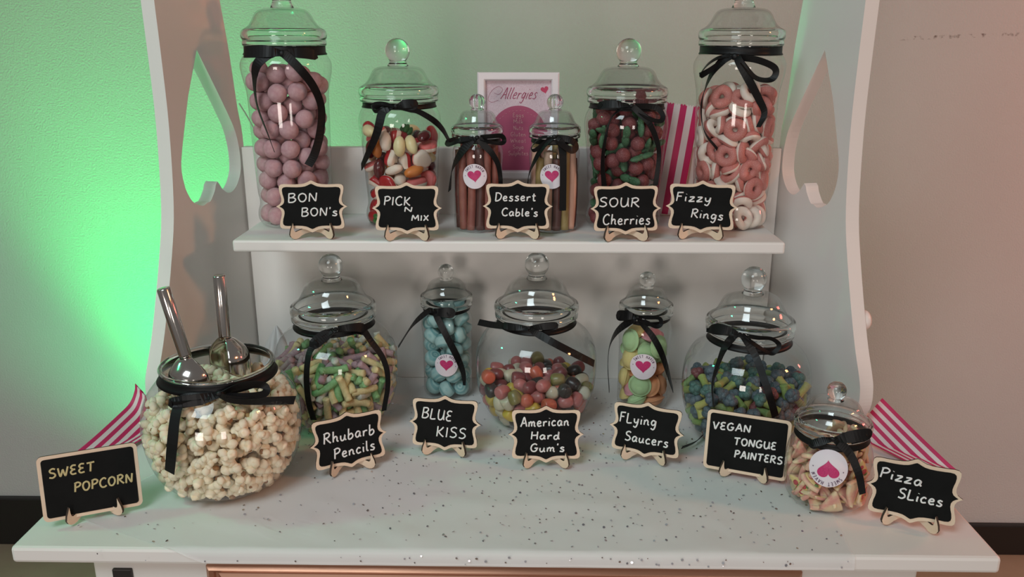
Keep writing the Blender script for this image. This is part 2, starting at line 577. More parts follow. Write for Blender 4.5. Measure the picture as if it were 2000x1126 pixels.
# thin cord from the left panel to the back board
bm = bmesh.new()
tube(bm, crom([(-0.4135, 1.309, TOP + 0.445), (-0.405, 1.322, TOP + 0.42), (-0.392, 1.327, TOP + 0.386), (-0.389, 1.3225, TOP + 0.372)], 6), 0.0011, 8)
link('cord', bm, mat('grey_cord', (0.42, 0.42, 0.40), 0.6), cart)

# ------------------------------------------------------------------ tulle cloth with sequins
rnd = random.Random(11)


def cloth_h(x, y):
    quiet = 1.7 if (y < 0.93 and -0.23 < x < 0.28) else 0.35
    if x < -0.27 and y < 0.90:
        quiet = 1.5
    a = noise_val((x * 1.0, y * 3.2, 0), 7.0, 3.1)
    b = noise_val((x * 2.2 + y, y * 2.0, 0), 11.0, 8.4)
    return TOP + 0.0009 + quiet * (0.0026 * max(0, a) + 0.0014 * max(0, b))


bm = bmesh.new()
NX, NY = 120, 64
grid = []
for j in range(NY + 1):
    t = j / NY
    row = []
    for i in range(NX + 1):
        s = i / NX
        d = t * 0.512           # distance from the back board forwards
        y = 1.300 - d
        xl = -0.405 if y > 1.06 else (-0.405 - (1.06 - y) * 0.55 if y > 0.87 else -0.5095 + (0.87 - y) * 2.2)
        xr = 0.405 if y > 1.06 else 0.405 - min(1, (1.06 - y) / 0.25) * 0.02
        x = xl + (xr - xl) * s
        if y >= 0.804:
            z = cloth_h(x, y)
            if y < 0.812:
                z = TOP + 0.0016
        else:
            z = TOP + 0.001 - (0.804 - y) * 0.95
            y = 0.8035 - 0.0012 * (1 + noise_val((x * 9, 0, 0), 2.0)) - (0.804 - y) * 0.05
        row.append(bm.verts.new((x, y, z)))
    grid.append(row)
for j in range(NY):
    for i in range(NX):
        bm.faces.new((grid[j][i], grid[j + 1][i], grid[j + 1][i + 1], grid[j][i + 1]))
# gathered corner pulled up beside the left panel
ring_prev = None
for k in range(13):
    t = k / 12
    ring = []
    for a in range(30):
        th = 2 * PI * a / 30
        r = (0.037 * (1 - t ** 1.6) ** .8 * (1 - .35 * t) + 0.001) * (1 + 0.20 * math.sin(5 * th + 5 * t) + 0.13 * math.sin(9 * th - 4 * t) + .08 * math.sin(17 * th + 9 * t))
        ring.append(bm.verts.new((-0.369 + 0.008 * t + r * math.cos(th), 1.232 + r * math.sin(th), TOP + 0.002 + 0.112 * t + 0.010 * math.sin(3 * th + 1) * t * (1 - t) * 3)))
    if ring_prev:
        for a in range(30):
            bm.faces.new((ring_prev[a], ring_prev[(a + 1) % 30], ring[(a + 1) % 30], ring[a]))
    ring_prev = ring
# sequins
for k in range(1500):
    x = rnd.uniform(-0.49, 0.385)
    y = rnd.uniform(0.815, 1.295)
    if x < -0.405 + min(0, -(1.06 - y) * 0.55) or (x < -0.2 and rnd.random() < 0.65):
        continue
    r = rnd.choice((0.0007, 0.0010, 0.0012, 0.0014, 0.0017))
    z = cloth_h(x, y) + 0.0008
    if rnd.random() < 0.045:
        y, z = 0.8005, TOP - rnd.uniform(0.001, 0.012)
        nrm = Vector((rnd.uniform(-.3, .3), -1, rnd.uniform(-.2, .4))).normalized()
    else:
        nrm = Vector((rnd.uniform(-.45, .45), rnd.uniform(-.5, .45), 1)).normalized()
    e1 = nrm.orthogonal().normalized()
    e2 = nrm.cross(e1)
    vs = [bm.verts.new(Vector((x, y, z)) + (e1 * math.cos(2 * PI * q / 6) + e2 * math.sin(2 * PI * q / 6)) * r) for q in range(6)]
    f = bm.faces.new(vs)
    f.material_index = 1 if rnd.random() < .6 else 2
o = link('tulle_cloth', bm, [TULLE, SEQUIN, mat('dull_sequin', (0.34, 0.34, 0.37), .5)])
tag(o, 'sheer white tulle cloth with silver sequins spread on the cart top', 'cloth')

# ------------------------------------------------------------------ DATA: jars, ribbons, stickers, signs, packed sweets (metres x 10000)
DATA = {'jar': {}, 'sign': {}, 'sweets': {}}
DATA['jar']['bon'] = ['A', 1, -0.3165, 1.235, 0.2765, 0.0125, [['loop', [[97, -585, 2441, 86], [-81, -631, 2469, 158], [-356, -552, 2461, 160], [-423, -479, 2446, 132], [-249, -547, 2427, 73]]], ['loop', [[146, -587, 2435, 72], [315, -566, 2448, 136], [497, -466, 2426, 137], [504, -441, 2412, 123], [365, -502, 2413, 86]]], ['tail', [[19, -602, 2448, 115], [-83, -614, 2422, 144], [-224, -645, 2283, 144], [-291, -587, 2045, 102], [-286, -552, 1734, 73], [-163, -593, 1369, 44], [-87, -602, 1123, 22]]], ['tail', [[131, -606, 2435, 86], [192, -613, 2402, 115], [361, -594, 2221, 114], [488, -436, 1976, 116], [542, -323, 1689, 117], [507, -362, 1345, 117], [429, -443, 1068, 116], [347, -503, 918, 109]]]], None]
DATA['jar']['pick'] = ['B', 1, -0.1575, 1.235, 0.2765, 0.007, [['loop', [[11, -544, 1743, 56], [-161, -564, 1779, 56], [-285, -542, 1763, 57], [-295, -542, 1715, 42], [-242, -569, 1675, 42], [-82, -544, 1715, 42]]], ['loop', [[54, -553, 1737, 56], [158, -583, 1774, 112], [281, -558, 1779, 119], [265, -545, 1750, 119], [150, -534, 1742, 84]]], ['tail', [[-16, -559, 1737, 70], [-94, -564, 1703, 106], [-156, -584, 1649, 127], [-255, -583, 1343, 127], [-544, -240, 859, 132]]], ['tail', [[84, -565, 1731, 56], [227, -542, 1695, 63], [341, -501, 1664, 63], [530, -377, 1534, 78], [633, -151, 1384, 87], [706, 56, 1200, 88], [765, 58, 1178, 88]]]], None]
DATA['jar']['cabL'] = ['C', 1, -0.0433, 1.197, 0.2765, 0.0068, [['loop', [[-27, -350, 1334, 62], [-210, -341, 1305, 76], [-377, -216, 1227, 63], [-422, -25, 1247, 43], [-245, -252, 1316, 56]]], ['loop', [[57, -357, 1342, 55], [210, -336, 1354, 55], [340, -250, 1351, 49], [381, -202, 1283, 42], [334, -267, 1249, 49], [189, -348, 1279, 55], [57, -356, 1328, 55]]], ['tail', [[-19, -365, 1336, 83], [-105, -353, 1265, 117], [-243, -329, 1080, 104], [-350, -197, 877, 84], [-407, -39, 553, 79]]], ['tail', [[44, -374, 1330, 82], [99, -371, 1247, 89], [203, -359, 1141, 76], [291, -302, 979, 55], [324, -250, 793, 42], [330, -239, 597, 35]]]], [-94.38, 0.0808, 0.0173, 0]]
DATA['jar']['cabR'] = ['C', 1, 0.0648, 1.197, 0.2765, 0.0068, [['loop', [[-33, -350, 1357, 48], [-200, -336, 1334, 48], [-304, -302, 1233, 41], [-325, -307, 1171, 35], [-262, -329, 1174, 34], [-95, -339, 1307, 41]]], ['loop', [[8, -360, 1344, 69], [190, -353, 1316, 89], [283, -335, 1231, 97], [226, -395, 1176, 96], [85, -399, 1252, 82], [16, -360, 1324, 55]]], ['tail', [[-47, -364, 1345, 82], [-164, -342, 1224, 83], [-267, -311, 1045, 83], [-351, -192, 836, 77], [-378, -126, 630, 71]]], ['tail', [[22, -376, 1339, 82], [86, -375, 1243, 110], [110, -404, 975, 96], [115, -391, 340, 97]]]], [-96.55, 0.0811, 0.0173, 4]]
DATA['jar']['che'] = ['B', 1, 0.1665, 1.218, 0.2765, 0.007, [['loop', [[-35, -543, 1767, 55], [-229, -548, 1787, 103], [-407, -460, 1767, 97], [-372, -465, 1747, 83], [-190, -512, 1751, 69]]], ['loop', [[46, -553, 1761, 69], [323, -501, 1744, 70], [429, -513, 1643, 56], [397, -571, 1566, 55], [237, -617, 1604, 69], [69, -552, 1720, 69]]], ['tail', [[-23, -561, 1755, 48], [-124, -546, 1727, 41], [-266, -565, 1606, 34], [-332, -544, 1350, 55], [-358, -483, 993, 77], [-317, -481, 593, 91]]], ['tail', [[17, -571, 1756, 69], [114, -595, 1670, 83], [242, -601, 1542, 76], [369, -521, 1293, 49], [419, -451, 1061, 42], [389, -447, 669, 57]]]], None]
DATA['jar']['fiz'] = ['A', 1, 0.3245, 1.235, 0.2765, 0.011, [['loop', [[-272, -549, 2410, 57], [-421, -519, 2382, 64], [-552, -484, 2288, 64], [-620, -381, 2149, 65], [-514, -491, 2221, 43], [-355, -545, 2343, 43]]], ['loop', [[-149, -614, 2391, 71], [67, -682, 2360, 71], [284, -683, 2275, 64], [329, -671, 2182, 64], [253, -676, 2102, 71], [53, -702, 2136, 78], [-127, -652, 2333, 64]]], ['tail', [[-257, -573, 2410, 99], [-370, -551, 2343, 121], [-499, -447, 2125, 93], [-555, -283, 1757, 51], [-508, -345, 1397, 51], [-340, -503, 1160, 43]]], ['tail', [[-184, -613, 2404, 85], [-162, -659, 2333, 106], [-27, -677, 2109, 106], [146, -618, 1850, 86], [248, -579, 1657, 58], [174, -602, 1473, 29]]]], None]
DATA['jar']['pop'] = ['P', 1, -0.35, 0.955, 0, 0.0125, [['loop', [[247, -676, 1458, 61], [31, -782, 1440, 134], [-257, -790, 1409, 110], [-200, -805, 1385, 86], [77, -758, 1404, 73]]], ['loop', [[269, -669, 1468, 49], [466, -570, 1522, 85], [646, -429, 1482, 80], [716, -415, 1425, 61], [693, -491, 1386, 73], [527, -605, 1410, 73], [324, -662, 1446, 55]]], ['tail', [[274, -689, 1451, 61], [400, -672, 1400, 91], [624, -555, 1330, 91], [942, -93, 1138, 95]]], ['tail', [[159, -725, 1460, 61], [-57, -748, 1449, 110], [-166, -768, 1407, 123], [-200, -868, 1269, 128], [-224, -975, 984, 135], [-310, -943, 610, 138]]]], None]
DATA['jar']['rhu'] = ['D', 1, -0.247, 1.135, 0, 0.008, [['loop', [[128, -559, 1583, 69], [-1, -623, 1510, 159], [-124, -712, 1431, 138], [-67, -688, 1437, 110], [71, -568, 1527, 55]]], ['loop', [[177, -556, 1597, 69], [334, -538, 1607, 103], [476, -448, 1576, 125], [504, -389, 1496, 98], [363, -457, 1534, 69]]], ['tail', [[97, -580, 1576, 69], [-70, -605, 1480, 97], [-131, -689, 1408, 97], [-182, -794, 1300, 89], [-203, -895, 1024, 90], [-199, -899, 675, 91], [-162, -845, 378, 92]]], ['tail', [[206, -562, 1599, 69], [445, -401, 1552, 111], [608, -450, 1369, 90], [771, -478, 1109, 70], [813, -469, 785, 63], [733, -449, 339, 57]]]], None]
DATA['jar']['blue'] = ['C', 1.1, -0.0965, 1.238, 0, 0.0058, [['loop', [[-154, -350, 1455, 60], [-23, -430, 1458, 141], [101, -440, 1462, 141], [83, -423, 1424, 119], [-44, -380, 1417, 75]]], ['tail', [[-178, -343, 1453, 60], [-254, -292, 1427, 90], [-516, -71, 1145, 108], [-752, -122, 792, 109]]], ['tail', [[-152, -367, 1452, 60], [-113, -387, 1378, 97], [32, -445, 1091, 97], [190, -389, 716, 99], [268, -340, 445, 61], [279, -331, 246, 8]]]], [-87.77, 0.0595, 0.0183, 12]]
DATA['jar']['gum'] = ['D', 1, 0.041, 1.148, 0, 0.0075, [['loop', [[-130, -559, 1577, 54], [-305, -544, 1585, 95], [-448, -463, 1578, 89], [-434, -448, 1543, 82], [-271, -506, 1550, 55]]], ['loop', [[-88, -576, 1583, 54], [78, -630, 1625, 95], [239, -610, 1634, 95], [219, -595, 1606, 81], [66, -580, 1585, 68]]], ['tail', [[-116, -578, 1576, 54], [-342, -479, 1562, 82], [-643, -49, 1448, 93], [-845, 271, 1376, 95]]], ['tail', [[-88, -592, 1574, 68], [10, -598, 1510, 102], [282, -689, 1382, 102], [802, -463, 1027, 105]]]], None]
DATA['jar']['sau'] = ['C', 1.1, 0.2045, 1.2, 0, 0.006, [['loop', [[-182, -337, 1499, 58], [-305, -306, 1512, 131], [-423, -162, 1471, 133], [-394, -180, 1437, 103], [-270, -272, 1461, 59]]], ['loop', [[-155, -359, 1499, 58], [4, -428, 1523, 58], [136, -432, 1510, 44], [163, -433, 1425, 36], [89, -447, 1390, 51], [-36, -425, 1444, 51], [-141, -366, 1478, 51]]], ['tail', [[-184, -351, 1488, 58], [-257, -302, 1432, 110], [-431, -112, 1197, 112], [-513, 52, 917, 99], [-533, 55, 591, 100], [-496, 55, 159, 101]]], ['tail', [[-157, -376, 1489, 58], [-112, -391, 1416, 66], [51, -450, 1234, 88], [227, -381, 891, 96], [453, -82, 251, 116]]]], [-98.74, 0.0743, 0.0201, 6]]
DATA['jar']['veg'] = ['D', 0.985, 0.33, 1.09, 0, 0.0085, [['loop', [[-289, -486, 1688, 54], [-442, -417, 1726, 121], [-547, -318, 1704, 128], [-612, -164, 1628, 55], [-526, -302, 1656, 81], [-374, -424, 1679, 54]]], ['loop', [[-232, -526, 1688, 53], [-54, -605, 1683, 53], [112, -621, 1676, 40], [222, -605, 1593, 40], [188, -616, 1506, 40], [103, -622, 1479, 47], [-98, -599, 1596, 47], [-202, -540, 1672, 53]]], ['tail', [[-292, -502, 1679, 54], [-347, -467, 1631, 101], [-430, -416, 1461, 95], [-562, -607, 1234, 67], [-607, -660, 1040, 47], [-583, -703, 747, 40]]], ['tail', [[-254, -533, 1683, 53], [-190, -561, 1624, 87], [-68, -638, 1428, 94], [22, -883, 1140, 93], [114, -916, 879, 94], [170, -905, 717, 95]]], ['ground', [[-496, 5, 60, 44], [-606, -187, 60, 43], [-721, -344, 60, 35], [-915, -498, 60, 28]]]], None]
DATA['jar']['piz'] = ['E', 1, 0.392, 0.925, 0, 0.0075, [['loop', [[-166, -412, 977, 49], [-278, -407, 948, 92], [-364, -364, 893, 74], [-328, -368, 876, 74], [-212, -389, 933, 49]]], ['loop', [[-129, -435, 990, 62], [25, -503, 1057, 141], [221, -475, 1096, 99], [204, -461, 1038, 99], [40, -452, 981, 74]]], ['tail', [[-129, -440, 979, 62], [-67, -454, 948, 99], [55, -478, 813, 93], [159, -519, 589, 82], [239, -496, 332, 64]]]], [-110.73, 0.0624, 0.0218, 184]]
DATA['sign']['bon'] = ['p', -0.2668, 1.1261, 0.0392, 0.158, 0.0969, 0.0706, 0.286, -0.0014, [['BON', -653, 158, 151, 195, 334], ["BON's", -293, -375, 714, -359, 316]]]
DATA['sign']['pick'] = ['p', -0.1358, 1.1188, 0.0179, 0.1579, 0.0946, 0.0697, 0.286, 0.0, [['PICK', -654, 124, 93, 104, 336], ['N', -71, -134, 149, -134, 178], ['MIX', 130, -491, 614, -491, 219]]]
DATA['sign']['cab'] = ['p', 0.0139, 1.1318, -0.0093, 0.157, 0.0954, 0.0709, 0.286, 0.0, [['Dessert', -649, 204, 508, 211, 314], ["Cable's", -457, -365, 570, -377, 295]]]
DATA['sign']['che'] = ['p', 0.1604, 1.1211, 0.0676, 0.1582, 0.0959, 0.0701, 0.286, 0.0007, [['SOUR', -759, 86, 373, 51, 352], ['Cherries', -655, -603, 685, -624, 394]]]
DATA['sign']['fiz'] = ['p', 0.2634, 1.1325, -0.1348, 0.1567, 0.0963, 0.0709, 0.286, -0.0, [['Fizzy', -723, 200, 244, 179, 333], ['Rings', -287, -411, 595, -492, 334]]]
DATA['sign']['rhu'] = ['p', -0.198, 0.978, 0.4903, 0.1608, 0.1011, 0.0734, 0.0095, 0.0032, [['Rhubarb', -654, 35, 670, 29, 378], ['Pencils', -426, -574, 642, -531, 363]]]
DATA['sign']['blue'] = ['p', -0.0826, 1.0264, -0.1108, 0.1617, 0.0975, 0.0752, 0.0095, -0.0015, [['BLUE', -646, 172, 174, 84, 376], ['KISS', -237, -494, 580, -523, 377]]]
DATA['sign']['gum'] = ['p', 0.0531, 0.9944, 0.0184, 0.161, 0.098, 0.076, 0.0095, 0.0005, [['American', -673, 268, 603, 321, 324], ['Hard', -401, -166, 348, -167, 271], ["Gum's", -414, -601, 486, -602, 272]]]
DATA['sign']['sau'] = ['p', 0.1832, 1.012, -0.3377, 0.1595, 0.0988, 0.0745, 0.0095, -0.0011, [['FLying', -734, 164, 250, 184, 355], ['Saucers', -556, -479, 606, -504, 337]]]
DATA['sign']['veg'] = ['r', 0.3038, 0.9683, -0.3612, 0.159, 0.1029, 0.0779, 0.0095, 0.0016, [['VEGAN', -846, 363, 54, 425, 240], ['TONGUE', -305, -54, 690, -11, 239], ['PAINTERS', -263, -479, 865, -448, 240]]]
DATA['sign']['piz'] = ['p', 0.4662, 0.859, -0.3768, 0.161, 0.1004, 0.0759, 0.0095, 0.0013, [['Pizza', -736, 263, 135, 189, 317], ['SLices', -313, -272, 597, -323, 316]]]
DATA['sign']['pop'] = ['r', -0.475, 0.8613, 0.4387, 0.1602, 0.1044, 0.0772, 0.0095, -0.0165, [['SWEET', -793, 317, 105, 336, 277], ['POPCORN', -336, -219, 836, -213, 281]]]
DATA['sweets']['bon'] = [
    [-217, -299, 433], [374, -180, 1786], [-263, -321, 1786], [-10, 161, 573],
    [319, -185, 427], [110, -215, 1732], [-409, -69, 1775], [81, 117, 166],
    [-126, -107, 1235], [-164, 51, 1456], [-402, 151, 1935], [-328, -205, 663],
    [306, 324, 2036], [-139, -21, 728], [44, 397, 1119], [-370, 132, 166],
    [348, 215, 1515], [-148, 58, 998], [80, -391, 1128], [226, -418, 2193],
    [-194, -342, 166], [-437, -95, 2045], [-73, 30, 2158], [393, -1, 166],
    [-35, -423, 1905], [-356, -204, 1545], [-187, -362, 1401], [101, 374, 694],
    [55, -169, 2008], [-268, 185, 411], [31, -138, 1458], [105, -354, 434],
    [83, -399, 1399], [-405, -17, 1354], [-391, 125, 1585], [-134, -111, 1672],
    [128, -70, 579], [194, 71, 2130], [-368, -138, 166], [-47, -269, 642],
    [229, -362, 1927], [260, -286, 673], [-435, 128, 2204], [141, 52, 1071],
    [380, 99, 889], [404, -196, 2056], [-196, -340, 858], [384, -45, 659],
    [-54, -408, 1634], [-293, -338, 2055], [319, 218, 653], [-18, -177, 996],
    [186, -85, 842], [83, -135, 262], [-189, 138, 1766], [-141, -15, 166],
    [358, 84, 421], [433, 66, 1990], [397, -46, 1117], [184, 83, 1345],
    [302, -252, 166], [-374, 96, 644], [-187, -353, 1130], [179, -163, 1232],
    [290, -270, 1008], [349, 225, 1787], [-99, -54, 439], [338, 215, 1163],
    [70, -387, 166], [-213, 288, 2074], [-47, -362, 2169], [-369, -153, 1122],
    [394, -98, 1383], [-189, -75, 1935], [-390, -46, 874], [252, -24, 1601],
    [-362, -69, 428], [198, 12, 1864], [302, 251, 166], [82, -383, 852],
    [37, 140, 1617], [-321, 226, 876], [-382, 117, 1119], [288, -292, 1542],
]
DATA['sweets']['pick'] = [
    [-172, 82, 447, 95, 0, 32, -1], [94, 29, 122, -33, -29, 60, 67], [-347, 212, 544, 85, -6, 33, 41], [-140, -111, 345, -21, 34, -33, 85],
    [167, 169, 1080, -48, 0, -34, 81], [-417, 39, 696, 70, 10, 52, -47], [-70, -1, 1073, 93, 2, -31, 18], [-243, -137, 964, 71, -2, -42, -56],
    [-187, -42, 122, 2, -3, 83, -56], [385, -109, 344, 75, 9, 63, 19], [-299, -336, 1153, 75, 2, 66, 0], [199, -363, 1205, 80, -10, 53, -26],
    [359, 41, 177, 94, -10, 30, -11], [-178, -220, 1227, 80, 1, 59, -11], [-249, 115, 872, -29, 12, -2, 95], [-399, -149, 866, 55, -19, -9, 81],
    [-304, 336, 1308, 89, -3, -15, 44], [392, -141, 638, -46, -47, -44, 61], [-272, -290, 348, 85, -9, -42, -31], [143, 385, 1315, 84, 3, 27, 48],
    [34, -85, 1269, 85, 4, -40, 35], [365, -208, 122, -49, -11, 18, 85], [-30, 116, 950, 90, 6, 30, -32], [-30, -255, 1327, 68, -11, -64, 35],
    [-269, -335, 852, 65, 19, 73, -10], [423, -140, 1146, 81, 5, -7, 58], [-454, 114, 1321, 78, -6, 54, 31], [227, -358, 819, 96, -1, -12, 27],
    [374, -64, 997, -20, -1, 98, 8], [-105, -230, 557, 98, -7, -16, 4], [199, -132, 122, 33, -38, 65, -57], [-153, -423, 1251, 32, 59, -28, 68],
    [81, -85, 992, -34, -9, 56, 75], [-393, 55, 422, 59, -27, 14, -74], [-347, -26, 1298, 95, -2, -30, 12], [211, -63, 1176, 96, -1, -15, -21],
    [-440, 36, 1050, 61, -32, -69, -23], [-371, -199, 125, 86, -4, 5, -51], [441, 128, 1250, 73, -3, 57, -37], [32, -361, 706, 76, 1, 20, -62],
    [104, -313, 945, 55, 12, 64, 52], [-411, -169, 1106, 68, 7, 70, 21], [238, -81, 660, 57, 1, -37, -74], [-418, 52, 177, 67, -6, 72, -18],
    [250, -261, 285, 73, 0, 3, 68], [-418, -219, 1374, 86, 6, 8, -50], [-126, -70, 578, 75, -19, 59, 23], [140, -397, 122, -4, -16, 96, 21],
    [-147, -244, 224, 76, 34, -50, -22], [338, 51, 382, 97, -2, 5, 22], [371, -239, 1301, 78, -4, -22, 59], [1, -213, 163, 62, -26, 69, -28],
    [-318, -141, 499, 85, 3, -39, 36], [-9, 66, 562, 87, -22, 45, -2], [169, -152, 500, -32, 14, 10, 93], [-153, -392, 122, 98, -2, 0, -18],
    [-155, 238, 1189, 63, -17, -76, -1], [-350, -221, 656, 87, 0, 28, -42], [37, -233, 373, 97, 4, 20, -12], [264, -107, 850, 88, -8, 12, 45],
    [14, -401, 350, 68, 21, 67, -22], [360, 126, 1007, 17, -7, 95, -25], [44, -450, 1178, 72, -5, -69, -11], [-129, -391, 606, 53, 74, 17, -38],
    [-93, -368, 1020, 61, -51, -45, 41], [121, -235, 1108, -15, 21, -30, 92], [240, -303, 644, 99, 6, -7, 9], [243, 146, 1253, 82, -2, 29, -50],
    [345, 230, 615, 67, -5, -73, 14], [4, 118, 1248, 98, 1, 16, 9], [234, -323, 462, 15, -27, 88, -36], [410, 58, 611, 70, -4, 69, -18],
    [358, 222, 177, 62, 2, -74, 28], [-51, -407, 849, 20, -14, 3, 97], [-299, -39, 302, 89, 1, -13, 43], [403, 133, 847, 49, 65, -49, -31],
    [335, -275, 986, 66, -58, -7, 47], [112, -55, 331, 90, 0, 42, 5], [-122, -201, 826, 81, 2, -58, 2], [-5, 140, 289, 48, 8, 6, 87],
]
DATA['sweets']['che'] = [
    [-37, -374, 521, 24, 11, 95, -14], [410, 148, 1233, 46, 62, -49, 41], [-231, -361, 1328, 33, -56, 39, 65], [73, 151, 638, 18, 92, -32, 10],
    [338, -132, 1555, 18, -7, 96, 19], [-354, 224, 1153, -22, 81, 51, 16], [368, 33, 388, 72, -19, -19, -64], [316, -193, 1326, -25, 95, 0, 19],
    [-275, -220, 1539, -8, -33, 92, -18], [-118, 316, 1033, 66, -8, 25, -70], [-117, -127, 929, 68, 32, 40, -53], [-143, 121, 1288, 53, -65, -39, -38],
    [-319, 245, 1671, 0, 72, 41, -55], [-309, -249, 634, 54, -50, -35, -58], [267, 355, 1530, -44, 23, 85, 18], [-31, 101, 174, 51, -34, -64, 47],
    [155, 17, 1286, -17, -21, 85, -45], [85, -55, 911, 51, -72, 22, -41], [157, -266, 722, 36, -17, -56, 72], [169, -255, 1787, -25, -56, 79, -7],
    [101, -383, 148, -9, -12, 84, 52], [-46, -157, 583, -35, 9, 54, 76], [-275, -7, 1646, -34, 15, 16, 92], [-270, -279, 231, 59, 29, 64, -40],
    [-62, 330, 1651, 9, 88, 40, -26], [303, -31, 157, 8, -16, 75, -63], [2, -314, 1431, 15, 68, 53, -48], [-385, -142, 1009, -44, 45, 75, 20],
    [-140, -384, 1044, 29, -12, 47, 83], [384, -138, 892, 53, -39, 69, 29], [126, 53, 1061, 92, -26, 17, 23], [111, 369, 565, -3, 85, -6, 53],
    [-9, -143, 1609, 53, -22, -59, -57], [-353, 80, 463, 76, -32, 24, 51], [118, -345, 1180, 61, 30, 68, 28], [334, 224, 885, -27, 79, -48, -27],
    [303, -228, 414, 57, 41, -61, 36], [196, -341, 928, -21, -10, -14, 96], [-284, 54, 826, 69, -15, -69, -17], [-433, 76, 1398, 12, 73, 56, -37],
    [-217, -81, 1262, 10, 17, 27, 94], [145, 109, 392, 56, 9, 41, -71], [379, 122, 1687, -20, 79, -25, -52], [-192, -12, 447, -31, 80, 44, 27],
    [1, -186, 261, 18, -8, -6, 98], [-387, -11, 166, 65, 13, -11, 74], [-94, 270, 790, 65, -38, -29, 59], [263, -361, 1515, -23, -67, -15, 69],
    [118, 112, 1563, 35, 38, 85, 3],
]
